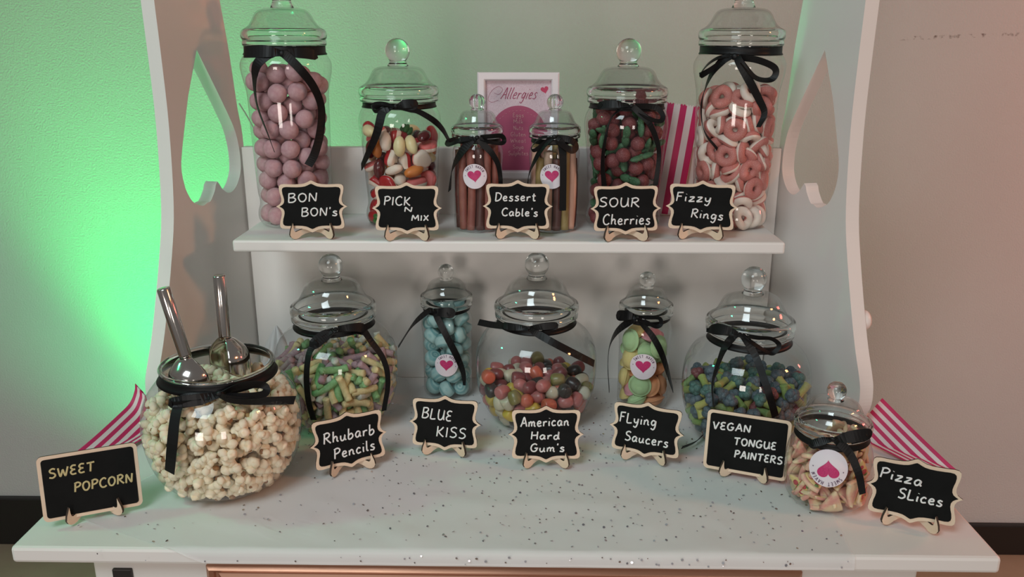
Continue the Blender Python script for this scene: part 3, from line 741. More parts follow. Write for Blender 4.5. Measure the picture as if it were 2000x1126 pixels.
DATA['sweets']['fiz'] = [
    [176, -142, 201, 24, -28, 73, 58], [394, -22, 1257, 0, 23, 17, 96], [-340, -221, 1409, -41, -14, 80, 42], [110, -219, 429, -28, 73, 62, -11],
    [-392, 61, 379, 41, -27, 83, -29], [-25, -412, 1819, 85, 22, 21, -43], [-345, 61, 693, 69, -21, -10, -69], [-387, 232, 526, 50, -20, 64, -55],
    [-78, -324, 1463, -6, -2, 78, 62], [404, -213, 689, 60, -9, 68, -41], [-385, -12, 242, 28, 24, 91, -18], [208, 38, 1606, 65, 21, 41, -60],
    [239, -334, 173, 33, -24, 68, 62], [-17, -287, 132, -27, -18, 94, 10], [-326, 7, 1285, -8, 5, -43, 90], [25, -82, 613, 53, -33, 52, 59],
    [-207, -311, 88, 0, 99, 13, 0], [46, -339, 676, -46, 27, -40, 74], [-22, -300, 254, 90, -3, 31, -32], [439, -160, 958, 51, 64, 32, 48],
    [-434, 41, 1552, 34, -63, 12, 69], [-170, -341, 654, -19, 15, 95, 19], [292, -274, 952, -32, 52, 63, -49], [-75, -302, 1549, 72, 14, -67, -6],
    [-181, -103, 1400, 66, 35, -66, 12], [300, -319, 1863, 18, 13, 81, -54], [-23, -180, 1234, -17, -68, 14, 70], [406, -62, 1591, 93, -4, 33, -18],
    [-267, -274, 1645, 5, -23, 16, 96], [-176, -354, 1275, -9, 82, -55, -13], [-318, 25, 1791, -30, -43, 51, 68], [386, 88, 1455, 84, 47, 7, -25],
    [-364, 104, 796, 61, -10, 24, 75], [-385, 278, 1205, -39, -24, 67, 58], [147, -162, 1206, -25, -7, 81, 53], [-201, 440, 1811, 61, 66, -10, 42],
    [-101, -58, 1712, 10, 86, -38, -32], [-379, 108, 1575, -11, 75, 64, 12], [101, -277, 633, 37, 90, 25, 0], [-46, -408, 1699, -30, 95, 1, -10],
    [-457, -13, 1824, 64, -43, -42, 47], [-149, -266, 1088, 20, 53, 59, 58], [-285, 245, 88, 0, 51, 86, 0], [417, -33, 182, -44, -15, 78, 43],
    [-168, -346, 408, -44, 72, -36, 40], [-290, 235, 267, 0, 36, 69, -63], [431, 41, 1393, -47, -46, 73, 18], [87, -342, 1055, -9, 30, 90, -30],
    [43, -400, 1109, 58, -1, 69, -44], [328, -128, 1839, -32, 13, 83, -43], [218, -349, 1502, 81, 26, 48, 23], [-235, -138, 807, 65, 10, 16, 74],
    [-317, 291, 1763, 52, 48, 51, -49], [-391, 56, 1008, 11, 75, 49, -43], [-193, -423, 1062, 47, 61, 30, -56], [-370, -111, 181, 14, -28, 89, -33],
    [-79, -376, 792, 93, 7, -36, -7], [-197, -177, 1903, 52, -67, 50, -18], [-386, -155, 1051, -37, 57, 36, 64], [-57, 238, 1851, 57, -76, 31, -7],
    [-360, 120, 162, -10, 44, 78, 43], [-110, 30, 1579, -32, 6, -20, 93], [71, -428, 1945, 35, -58, 70, 21], [35, -138, 1701, -23, 81, -5, -54],
    [-360, -187, 1687, 52, 10, -34, -78], [142, -441, 862, 62, 71, -11, 31], [340, -102, 412, -12, 85, 44, 24], [291, -112, 962, 47, 73, 27, -42],
    [-294, -131, 471, -47, 65, -28, -53], [52, -46, 1148, 63, -55, 54, -7], [-166, -33, 1768, 15, -4, -66, 74], [79, -150, 1442, -36, 90, 25, 1],
    [-261, 167, 1835, 47, 71, 36, -38], [99, -276, 841, 85, -3, 43, 29], [434, -22, 1861, 30, 76, -13, -56], [-319, 12, 984, 5, -5, -35, 94],
    [-129, -57, 567, 37, 61, -57, -42], [38, -293, 443, 92, -31, -21, -3], [218, 56, 1135, 73, -17, -64, -19], [124, -378, 1316, 76, -8, 0, 64],
    [-106, -358, 904, -41, -33, 12, 84], [271, -319, 1190, 33, 88, 24, 23], [-373, 1, 443, -5, 44, 77, -46], [413, 85, 827, 56, 74, -27, -24],
    [100, -365, 1494, 56, 51, 28, 59], [-292, -340, 1855, -40, -42, -31, 75], [-248, -279, 263, -23, 95, 7, -18], [-434, -146, 795, -10, 67, 34, -66],
    [378, -44, 267, 43, 83, -8, -35], [104, -443, 174, -45, 30, 64, 54], [26, 405, 1865, 79, 52, 25, -18], [-113, 6, 382, -9, 96, -24, 14],
    [223, -228, 832, 32, 81, -31, -37], [229, -395, 595, 33, -1, 73, -60], [120, -121, 275, -45, -7, 89, 4], [320, -247, 1179, -38, 29, 88, 6],
    [383, -13, 1080, 34, 93, -8, 9], [233, -425, 1737, -8, 26, -67, 69], [340, -227, 180, 56, -73, 20, 33], [-347, -146, 626, -35, -14, 1, 93],
    [-299, -333, 483, 28, 68, 29, -61], [380, -146, 1607, 45, 52, 72, 9], [208, -141, 1698, -47, 43, 68, -36], [-362, 292, 897, 66, 22, 67, -26],
    [305, -204, 496, -17, 87, 45, 8], [-215, -113, 1168, 35, 62, 64, -29], [-320, -211, 142, 2, -58, 73, -36], [-302, -287, 1118, -45, -38, 59, -56],
    [74, -387, 363, 82, -36, -20, -40], [-265, -219, 829, 45, 73, 34, 38], [186, -175, 1777, 56, 74, 36, -14], [400, -261, 1420, 22, 71, -17, 64],
    [31, -173, 1920, 4, 82, -54, 19], [-391, -120, 1384, 51, -14, 57, -63], [-475, -15, 1274, -29, 64, -26, 66], [380, 112, 412, 67, 60, -11, -43],
    [-253, -309, 1492, 46, -25, 71, -46], [43, 50, 1841, 76, -58, 28, 8], [-168, -228, 506, 46, 87, 16, -13], [402, 54, 1895, -22, 92, -33, -5],
    [-105, -467, 1425, 66, 62, -36, 21],
]
DATA['sweets']['rhu'] = [
    [175, 786, 740, 63, -25, 69, 25], [683, -22, 269, 51, -4, 86, 0], [77, 337, 1022, 26, 33, 75, -50], [-425, 409, 979, 92, 2, -37, 13],
    [433, -501, 760, 84, 5, -22, -50], [112, -554, 962, 92, -9, 5, -37], [-408, -500, 544, 45, -17, 87, 6], [-463, -340, 947, 79, -3, -31, 53],
    [703, -96, 399, 87, -6, -48, -8], [246, -476, 292, -20, 30, 91, 22], [520, -513, 623, 79, 22, 20, 54], [-69, -658, 562, 48, 66, 11, 57],
    [-209, -481, 862, 93, 2, -1, 38], [754, 107, 695, 67, -9, 4, 74], [-236, -768, 814, 84, 0, 54, -7], [-254, -646, 857, -29, 16, 19, 92],
    [-207, 341, 1007, 30, -2, 95, 9], [18, -799, 819, 91, 33, -25, 10], [553, -292, 336, 73, 12, -49, 46], [79, -17, 823, 53, -10, 83, -14],
    [-174, -709, 667, 24, 29, -26, 89], [-223, -543, 650, 92, -1, 37, -13], [-655, 29, 1001, 87, -5, -48, 6], [42, -655, 389, 92, 2, 35, -16],
    [251, -547, 525, 99, 0, 10, 14], [249, -371, 80, 69, -12, 7, -71], [354, -361, 906, 91, 3, 27, -32], [653, 298, 1049, -41, 10, 88, 20],
    [506, 183, 983, 64, 6, -5, -76], [91, 542, 966, 61, 15, 55, 55], [-423, 0, 1032, -37, -32, 48, 73], [154, 151, 1019, 71, 10, 23, 66],
    [-567, -465, 692, 63, -22, -70, -24], [238, -593, 427, 53, 7, 80, 27], [-50, 239, 980, 78, 8, -10, -62], [599, -280, 533, 81, 0, 58, 4],
    [-199, -91, 924, 98, -1, 9, -18], [-661, -285, 826, 28, -30, 45, 79], [260, -543, 196, -36, -19, 60, 69], [-332, -554, 329, 62, -7, -77, 15],
    [296, -515, 417, 87, 3, 43, -23], [332, -157, 1030, 98, -2, -7, 19], [728, 169, 409, 83, 2, -46, -31], [-2, -572, 532, -40, 2, 70, -59],
    [48, -717, 613, 0, 27, 50, 82], [-758, 249, 897, 79, -2, -54, 30], [-385, -266, 271, 97, -2, -22, -12], [-651, -199, 935, -35, -28, 72, 53],
    [508, 621, 935, 77, 8, 63, -9], [238, 233, 1035, 2, 53, -58, 62], [246, -684, 813, 50, -22, 78, 29], [-157, 228, 946, 83, 4, -55, 13],
    [112, -458, 292, 92, -2, 39, -3], [-32, -369, 734, 64, -2, -48, -61], [351, 207, 948, -49, 23, 55, 64], [712, 364, 686, 64, -5, -70, 30],
    [-316, -457, 873, -48, -9, 85, -17], [-538, 87, 946, -49, 5, 9, 87], [91, -609, 169, 68, 45, 58, 9], [-18, 605, 877, 64, -2, 64, 43],
    [607, -121, 179, 11, -45, -16, 87], [-399, 541, 897, 98, -1, 6, -20], [-215, -623, 647, 83, -7, 55, -11], [-43, -619, 348, 90, -30, -30, 10],
    [-400, -632, 880, 74, -5, 66, 14], [-624, -310, 752, 92, 3, -38, 11], [-204, 63, 992, 86, 2, 43, -27], [-733, 89, 995, 86, 13, -22, 45],
    [275, 188, 889, 74, 11, -23, -62], [613, -54, 779, 92, 1, 33, -22], [547, -271, 163, 47, -4, 76, 44], [71, -26, 1033, 73, -7, -32, -59],
    [441, -389, 630, 84, -2, -54, -7], [-168, 159, 1020, 2, -17, 24, 96], [-288, -248, 900, 93, -6, -30, 23], [43, -79, 920, 53, -4, -83, 15],
    [-63, 509, 907, 85, 0, 31, -43], [767, -192, 979, 58, -17, -7, -79], [214, -17, 906, 64, 15, 74, -15], [-99, -520, 276, 73, 9, 38, -56],
    [534, -437, 918, 89, -5, 45, 7], [-649, -350, 952, 91, 3, -40, -12], [-596, -319, 508, 59, 1, 74, -31], [438, -423, 157, 86, -33, -32, -23],
    [453, 335, 1040, 42, 1, 42, 80], [-225, -286, 972, 97, -1, 23, -3], [534, -324, 461, -33, 17, 91, 18], [-64, -690, 437, 96, 1, -29, -3],
    [-98, -682, 941, 65, 15, -26, 70], [-494, -425, 328, -33, -37, 86, -16], [670, -161, 455, 54, -8, 84, -3], [-610, -387, 718, 86, 0, -50, 6],
    [223, -567, 900, 7, 18, 98, -8], [629, 37, 1051, 89, -44, 7, -6], [-364, -437, 779, 91, -2, 15, 39], [151, -255, 910, -48, 37, 75, -25],
    [-199, 505, 935, 41, 45, 60, 52], [238, -679, 579, 54, 26, 61, -52], [296, -592, 816, 40, 37, 45, 71], [332, -321, 615, 20, 15, 70, -67],
    [290, -436, 372, 78, -10, -35, 52], [631, 219, 860, 79, -13, 44, 40], [366, -577, 410, -34, -27, 48, 76], [-5, -664, 996, 59, 18, 2, -79],
    [406, -187, 74, 58, -42, 41, -56], [178, -478, 776, 90, -4, 33, -28], [299, 458, 867, 56, 14, -75, -33], [-394, -108, 990, -13, -34, 4, 93],
    [46, 456, 937, -49, 16, 64, 57], [-474, -651, 834, 58, 8, -75, 31], [788, 74, 621, 74, 3, -15, -65], [-492, 468, 891, 91, 0, -39, 12],
    [-774, 135, 872, 62, -13, 74, -24], [163, -391, 1034, 94, -1, 5, -32], [-327, 46, 967, 85, 1, -52, -11], [34, -312, 897, 94, -1, -35, 6],
    [87, -509, 226, -30, 21, 93, 2], [-149, -587, 161, 92, 0, 34, 21], [-305, 583, 955, 77, 2, -9, -63], [673, -204, 811, 94, -2, 27, 22],
    [116, -689, 1045, 90, -34, -6, 24], [728, 226, 837, 87, -2, 29, -41], [202, -531, 636, -15, -7, 86, -48], [300, 551, 910, 96, 5, -2, 29],
    [231, 177, 961, 82, -3, -21, -54], [725, 350, 850, 23, 53, 27, 77], [528, -411, 486, 62, 11, -59, 50], [6, -617, 728, 20, 7, 95, 24],
    [-394, -583, 444, 47, 27, 80, -27], [393, 517, 1027, 92, 0, 18, -34], [-308, -361, 1026, 71, -9, 70, 1], [19, 107, 872, 97, -3, 20, -15],
    [-524, -244, 120, 62, -36, -10, 69], [-233, 733, 861, 62, 21, 70, -27], [-585, -382, 578, 59, -7, 77, -22], [667, 226, 975, 94, -3, -22, -27],
    [-362, -683, 507, 61, 29, 73, -12], [-76, 707, 929, 41, 5, 69, 59], [-704, -287, 459, 81, 3, 57, -11], [144, 244, 871, -36, -8, 84, -40],
    [441, -470, 556, 95, 4, 22, -21], [102, -593, 269, 29, -1, 75, 59], [-5, -620, 181, 81, 4, 48, 34], [-269, -511, 954, 97, 0, -18, 14],
    [-310, 215, 896, 94, 6, -5, -34], [678, -238, 526, -47, 39, 53, 59], [635, -159, 897, 99, -3, 10, 1], [663, -331, 801, 18, 49, -51, 68],
    [405, 599, 994, 94, 2, 11, -32], [54, -351, 731, 77, 5, 46, 43], [-732, -145, 408, 83, 5, 51, -22], [-259, -756, 665, 88, -2, 47, -5],
    [294, 751, 843, 83, -1, 55, -8], [-241, -414, 1021, -39, 5, -12, 91], [136, 752, 985, 28, -36, 30, 84], [-49, -536, 936, 63, -33, -70, -2],
    [-61, -694, 831, 26, -29, 17, 91], [540, -498, 773, 88, 0, -46, -7], [18, -772, 500, 71, -4, 68, 19], [452, -562, 500, 62, 5, -78, 7],
    [618, -42, 911, 68, 26, 61, 31], [-767, -178, 581, 58, -22, -78, -7], [-66, -48, 916, 77, -2, 60, -20], [-527, -600, 639, 57, -36, -60, -44],
    [-206, -459, 349, 77, 17, 9, 60], [385, -259, 982, 76, -5, 10, 63], [23, 742, 971, 43, -14, 58, 68], [699, -393, 896, 83, 5, 41, 37],
    [-191, -545, 517, -34, -31, 37, 81], [509, -607, 713, 94, 0, 1, 34], [666, -382, 647, 79, 18, -59, 6], [-381, -318, 927, 78, 3, -19, 59],
    [-290, -571, 464, 68, 7, 51, -51], [428, -512, 874, 96, 0, 7, -27], [-463, -551, 691, 77, 12, 30, -55], [487, -370, 371, -48, 53, 68, -14],
    [-664, -132, 1002, 43, 84, 11, 32], [728, -285, 551, 65, 51, -14, 55], [-652, -469, 714, 66, -11, -74, -8], [86, -733, 777, 62, 26, -50, 54],
    [254, 669, 944, -11, -21, 86, -46], [-466, 300, 958, -29, -14, -56, 76], [-197, 551, 1016, 96, 2, 8, -26], [696, -65, 943, 63, -6, -78, 2],
    [47, -567, 609, 82, 2, -34, -45], [-232, 284, 890, 74, 25, 62, 3], [-237, -420, 150, -11, 1, -47, 88], [262, -763, 820, 81, -4, 58, 10],
    [-406, 161, 980, 79, 1, 62, -2], [197, 434, 989, 87, -32, -37, 8], [-558, 359, 1010, 89, -12, -10, -42], [-646, -287, 629, 79, 0, -53, 32],
    [265, -462, 651, 93, 8, -27, -23], [-464, -527, 607, 79, -3, 39, -48], [351, -517, 794, 86, 3, -28, -41], [-364, -508, 184, 96, 8, 26, -8],
    [625, -240, 974, 91, -8, 41, 3], [-246, -378, 74, 89, 6, -3, -45], [655, 17, 382, 50, -16, 83, 17], [-145, -627, 884, 74, 10, -8, 66],
    [237, -234, 910, 61, 7, -27, 75], [373, 78, 976, 74, -3, -52, -42], [164, -612, 669, 63, -21, 74, -3], [482, 230, 907, 47, 79, -13, -38],
    [385, -616, 517, 79, -4, 61, 2], [95, -519, 352, 4, -31, 72, 62], [334, -524, 942, 96, 23, -9, -15], [165, -738, 812, 75, 4, 62, -23],
    [454, -306, 291, 9, 59, 1, 80], [-386, -432, 229, 86, -3, -43, -27], [369, -461, 374, 57, 10, -76, 29], [466, -299, 973, 5, -56, 82, 11],
    [-14, -705, 754, 83, -6, -44, 34], [-572, -132, 230, 58, -8, 5, -81], [-198, -17, 1047, 48, -23, 65, -55], [124, -491, 1022, 67, 8, -53, -52],
    [118, 585, 860, 91, 3, -41, -9], [-253, -693, 558, 83, 11, 49, -24], [592, -205, 189, 41, 25, 87, -13], [-387, 625, 885, 63, 16, -65, 40],
    [394, -681, 568, -17, 22, -50, 82], [-627, -387, 871, 38, -15, 71, 56], [478, -61, 814, 65, -12, 8, 75], [-371, -349, 74, 91, -1, 1, -41],
    [-591, 280, 993, 61, -20, 50, 58], [-592, -544, 723, 72, 5, 69, -4], [-754, -155, 816, 58, 1, -76, 29], [610, -322, 996, -23, -6, 97, -5],
    [-485, -55, 892, 62, -29, -71, 15], [394, -261, 886, 38, 18, 16, 89], [-93, -389, 986, 96, -1, -28, -4], [525, 389, 831, 48, 7, 86, -13],
    [362, 383, 875, 52, 32, -11, -78], [-571, 164, 993, 42, -4, 65, 63], [618, 50, 186, 90, -8, -43, 7], [597, -410, 700, 63, 3, -62, 47],
    [-527, -230, 955, 93, 28, 25, 2], [714, 52, 791, 87, 18, -33, 32], [-22, -299, 973, 74, 1, -36, 57], [-456, -168, 224, -14, -26, -64, 71],
    [668, 113, 922, -26, -27, 79, 50], [747, 30, 915, 54, 0, -68, 50],
]
DATA['sweets']['blue'] = [
    [8, 0, 388, 89, 31, 32, 3], [245, 67, 1066, -29, -45, 85, -4], [62, -200, 1408, -36, 11, 82, -43], [243, -17, 344, 64, 68, -14, 33],
    [-6, 235, 552, 90, -36, -19, -14], [111, -217, 370, 21, 83, 47, 22], [2, 3, 623, -4, -43, -30, 85], [184, 117, 1361, 98, -14, 1, -16],
    [217, 110, 535, 67, 48, 56, -5], [241, -6, 817, 93, 19, -30, 2], [-25, 5, 1339, -39, 68, -62, -4], [-207, 121, 561, 59, -5, 33, -74],
    [193, -161, 1018, 52, -61, 14, -58], [-217, -111, 978, 60, 21, 27, 72], [-136, 202, 1275, 51, -58, 59, 24], [-242, 31, 795, 73, -54, -36, -23],
    [210, -128, 145, 80, 49, -21, 27], [-125, -209, 384, 18, 6, 93, -33], [216, 119, 147, 79, 41, 45, 5], [131, -206, 776, 66, -16, -20, -71],
    [209, -122, 569, -24, -1, 37, 90], [38, -250, 1172, 61, 38, -66, -22], [-215, -115, 604, -17, 95, -8, -23], [222, -98, 1251, 4, -37, 13, 92],
    [-36, -244, 936, 94, -25, 2, 22], [-223, 108, 145, -2, -37, -35, 86], [-19, -240, 594, 24, 56, 77, -21], [-171, -171, 1262, -41, 50, 69, -32],
    [-6, 7, 1092, 68, -52, -16, -49], [-150, 197, 1002, 55, -13, 56, 60], [2, -1, 148, 19, 79, 35, 47], [-2, -246, 148, -44, 30, 81, -25],
    [-1, 2, 857, 62, 47, -2, 63], [83, 238, 1188, 56, -6, -52, -65], [-209, -128, 160, 62, -7, 37, -69], [-103, 222, 773, 22, 37, 19, 88],
    [-238, -6, 362, 65, 39, -10, -64], [-254, 40, 1151, 62, -68, 29, 25],
]
DATA['sweets']['gum'] = [
    [-364, -73, 682, 58, 56, -56, -19], [-728, 34, 460, -11, -60, 75, -23], [6, -252, 626, 80, 7, 59, -7], [330, -501, 243, 89, -31, -30, 11],
    [-580, -292, 266, -24, 92, -32, 2], [-146, -67, 636, 40, 72, 56, 8], [-579, -118, 222, -25, 59, 70, -30], [-97, -566, 690, 72, -58, 37, -7],
    [-290, 112, 607, 68, -58, 40, -20], [708, 106, 415, 61, -68, -33, -25], [-710, -213, 664, 53, 59, 57, 20], [728, -98, 479, -49, 11, -18, 85],
    [-289, -413, 118, -42, 78, 20, 43], [310, -417, 763, 63, -12, -77, -2], [579, -357, 400, 51, 42, 75, -1], [-156, 221, 683, 69, 68, 10, 23],
    [473, -260, 161, 2, 94, 34, 5], [-631, 39, 236, 91, 29, -30, 1], [-432, -334, 133, -36, 74, -57, 9], [-2, 504, 571, 89, 43, 8, 13],
    [228, -392, 408, 69, -39, -60, -10], [485, 345, 479, 90, -44, -3, 1], [-35, -722, 440, -29, 74, 52, -33], [322, 159, 677, 14, 57, 81, -2],
    [-555, 244, 559, 14, 16, 95, -22], [204, 67, 596, 97, -12, -20, 0], [623, 434, 605, 87, 32, 36, -3], [366, 663, 588, 21, 7, 97, -6],
    [-246, -310, 735, 74, 10, -67, 3], [4, -78, 705, 91, -28, -31, 0], [131, 189, 468, 70, 34, 59, 20], [396, -634, 525, 76, -19, 61, 6],
    [174, -597, 217, 78, 6, 62, 8], [-326, -59, 525, 78, 16, 61, -5], [309, -469, 580, 89, -21, 17, 37], [674, 300, 491, 74, 61, 25, 14],
    [26, 467, 748, 62, 75, 22, -8], [182, -324, 556, -48, 54, 65, 23], [32, 719, 547, 86, 51, -5, 4], [220, 716, 532, 28, -11, 94, -17],
    [530, -350, 666, 79, -32, -53, 0], [-229, -665, 375, 93, 29, 24, 0], [-514, -517, 459, 12, -16, 98, -4], [108, -658, 363, 78, -56, -27, -4],
    [-60, -652, 277, 71, 27, 64, 11], [390, -609, 683, 63, 69, -21, 29], [484, -429, 262, -14, 92, -34, -15], [-710, 187, 574, 91, 35, 25, -3],
    [269, -612, 368, 77, -56, -32, 4], [-76, -553, 413, 59, -38, -66, 25], [-730, -148, 516, 63, 77, 8, 2], [224, -625, 650, -26, 18, 82, 48],
    [-467, -426, 299, -46, -54, 70, -6], [350, -352, 114, 64, -70, -32, 2], [382, 324, 623, -44, 79, 42, -3], [87, -442, 654, 76, -61, -9, 20],
    [24, -620, 582, 56, -35, -74, -6], [-682, -154, 359, 72, 69, 8, -3], [-223, -464, 689, 37, -41, 84, 2], [-501, -217, 578, 54, 31, -75, -23],
    [357, -7, 690, -40, 13, 91, 0], [684, -284, 501, 86, 51, -4, -2], [-321, 673, 572, 57, 30, 63, 43], [161, 474, 622, -32, 39, 71, 50],
    [-133, 443, 657, 79, -61, 7, 6], [419, -366, 504, -21, 63, 75, -10], [-468, -559, 638, 65, 64, -39, -14], [288, 497, 512, -36, 87, 30, -12],
    [-65, -457, 549, 73, 32, -60, 2], [-289, -454, 422, 67, -6, 73, 6], [-357, -550, 278, 93, 11, -36, 1], [-460, -170, 121, 54, 46, -69, -15],
    [-133, -716, 571, 54, -84, -4, 4], [207, 261, 600, 84, 53, -12, -6], [-284, 523, 646, 21, 5, 97, 12], [-341, -385, 593, 32, -60, 73, -11],
    [561, -484, 502, -26, -13, 94, -16], [383, -140, 578, 86, 1, -51, -1], [410, -536, 397, 37, 13, 84, -37], [-548, -58, 556, 58, 35, -71, -18],
    [477, 536, 526, 91, 22, -31, 15], [-397, 245, 624, 15, 88, 45, 2], [569, 153, 491, -19, 7, 93, 30], [-117, -222, 314, 78, -55, 28, 11],
    [-167, -526, 139, -37, 80, -47, -2], [-299, 366, 586, 57, -8, 46, -67], [1, 83, 633, 52, 13, -80, -28], [-304, -694, 612, 26, 75, 60, 7],
    [-640, -408, 603, 13, -19, 85, -47], [126, -523, 489, 61, -28, -74, -8], [534, -112, 133, 7, 88, -29, -36], [171, -130, 588, 16, -32, -48, 80],
    [-572, -116, 707, -39, -29, 74, 46], [48, 265, 650, 45, 87, 13, -16], [-275, -202, 615, 72, -17, 68, 5], [671, 16, 583, 62, 33, -71, 8],
    [-515, 102, 619, 69, -5, -71, 14], [441, 53, 552, 7, -44, 67, 60], [-632, -354, 446, 43, 76, -24, 42], [656, -27, 281, 67, -70, 20, 10],
    [626, -224, 295, -18, 44, 87, -9], [-580, 448, 581, 71, 1, -71, -2], [552, -222, 576, -23, 3, 91, -33], [191, -471, 113, 64, 11, -75, -12],
    [-391, -623, 481, 97, 9, -22, 0], [-687, -356, 783, 3, 28, -67, 69], [578, 262, 622, -41, 68, 56, -25], [-1, -538, 130, 29, -42, 81, 30],
    [-263, -546, 553, 84, -16, -52, -4], [311, -277, 660, 71, -53, -25, 40], [182, -719, 505, 75, 31, -58, -6], [84, -631, 753, 61, -67, 42, 6],
]
DATA['sweets']['sau'] = [
    [-79, -269, 405, 64, 44, -50, 38], [-138, 52, 1138, -27, -30, 3, 91], [249, 109, 795, 21, -57, -40, 68], [153, -135, 118, 16, 89, 42, 5],
    [55, 92, 638, 95, -14, -13, -26], [15, -218, 888, -27, 81, -31, -42], [-161, -63, 314, 39, 14, 88, 21], [-62, -52, 529, 6, -60, 79, -10],
    [-213, -168, 789, 76, 51, -33, -24], [59, 269, 979, 63, 76, -6, -13], [-120, 247, 522, 71, -40, -48, -32], [-197, 95, 158, 31, -49, 80, -14],
    [180, -213, 997, 48, 62, -13, 61], [81, -192, 373, -35, -51, -22, 75], [-274, 16, 435, -38, 59, -51, 50], [-232, -157, 1074, 75, 49, -39, -23],
    [110, 9, 1101, 2, 25, 96, 8], [197, 51, 537, 23, 4, 97, 8], [-191, 56, 682, 6, 78, 59, 20], [-97, -165, 138, 82, -23, -11, 51],
    [-66, 20, 977, -33, -4, -18, 93], [203, 190, 347, -34, 71, 16, 60], [146, -24, 846, -45, 79, -4, 41], [261, -85, 331, -45, 68, 38, -44],
    [41, -20, 295, -7, -41, -49, 77], [-178, 80, 854, -13, -2, -26, 96], [-13, -201, 678, -26, -21, -23, 92],
]
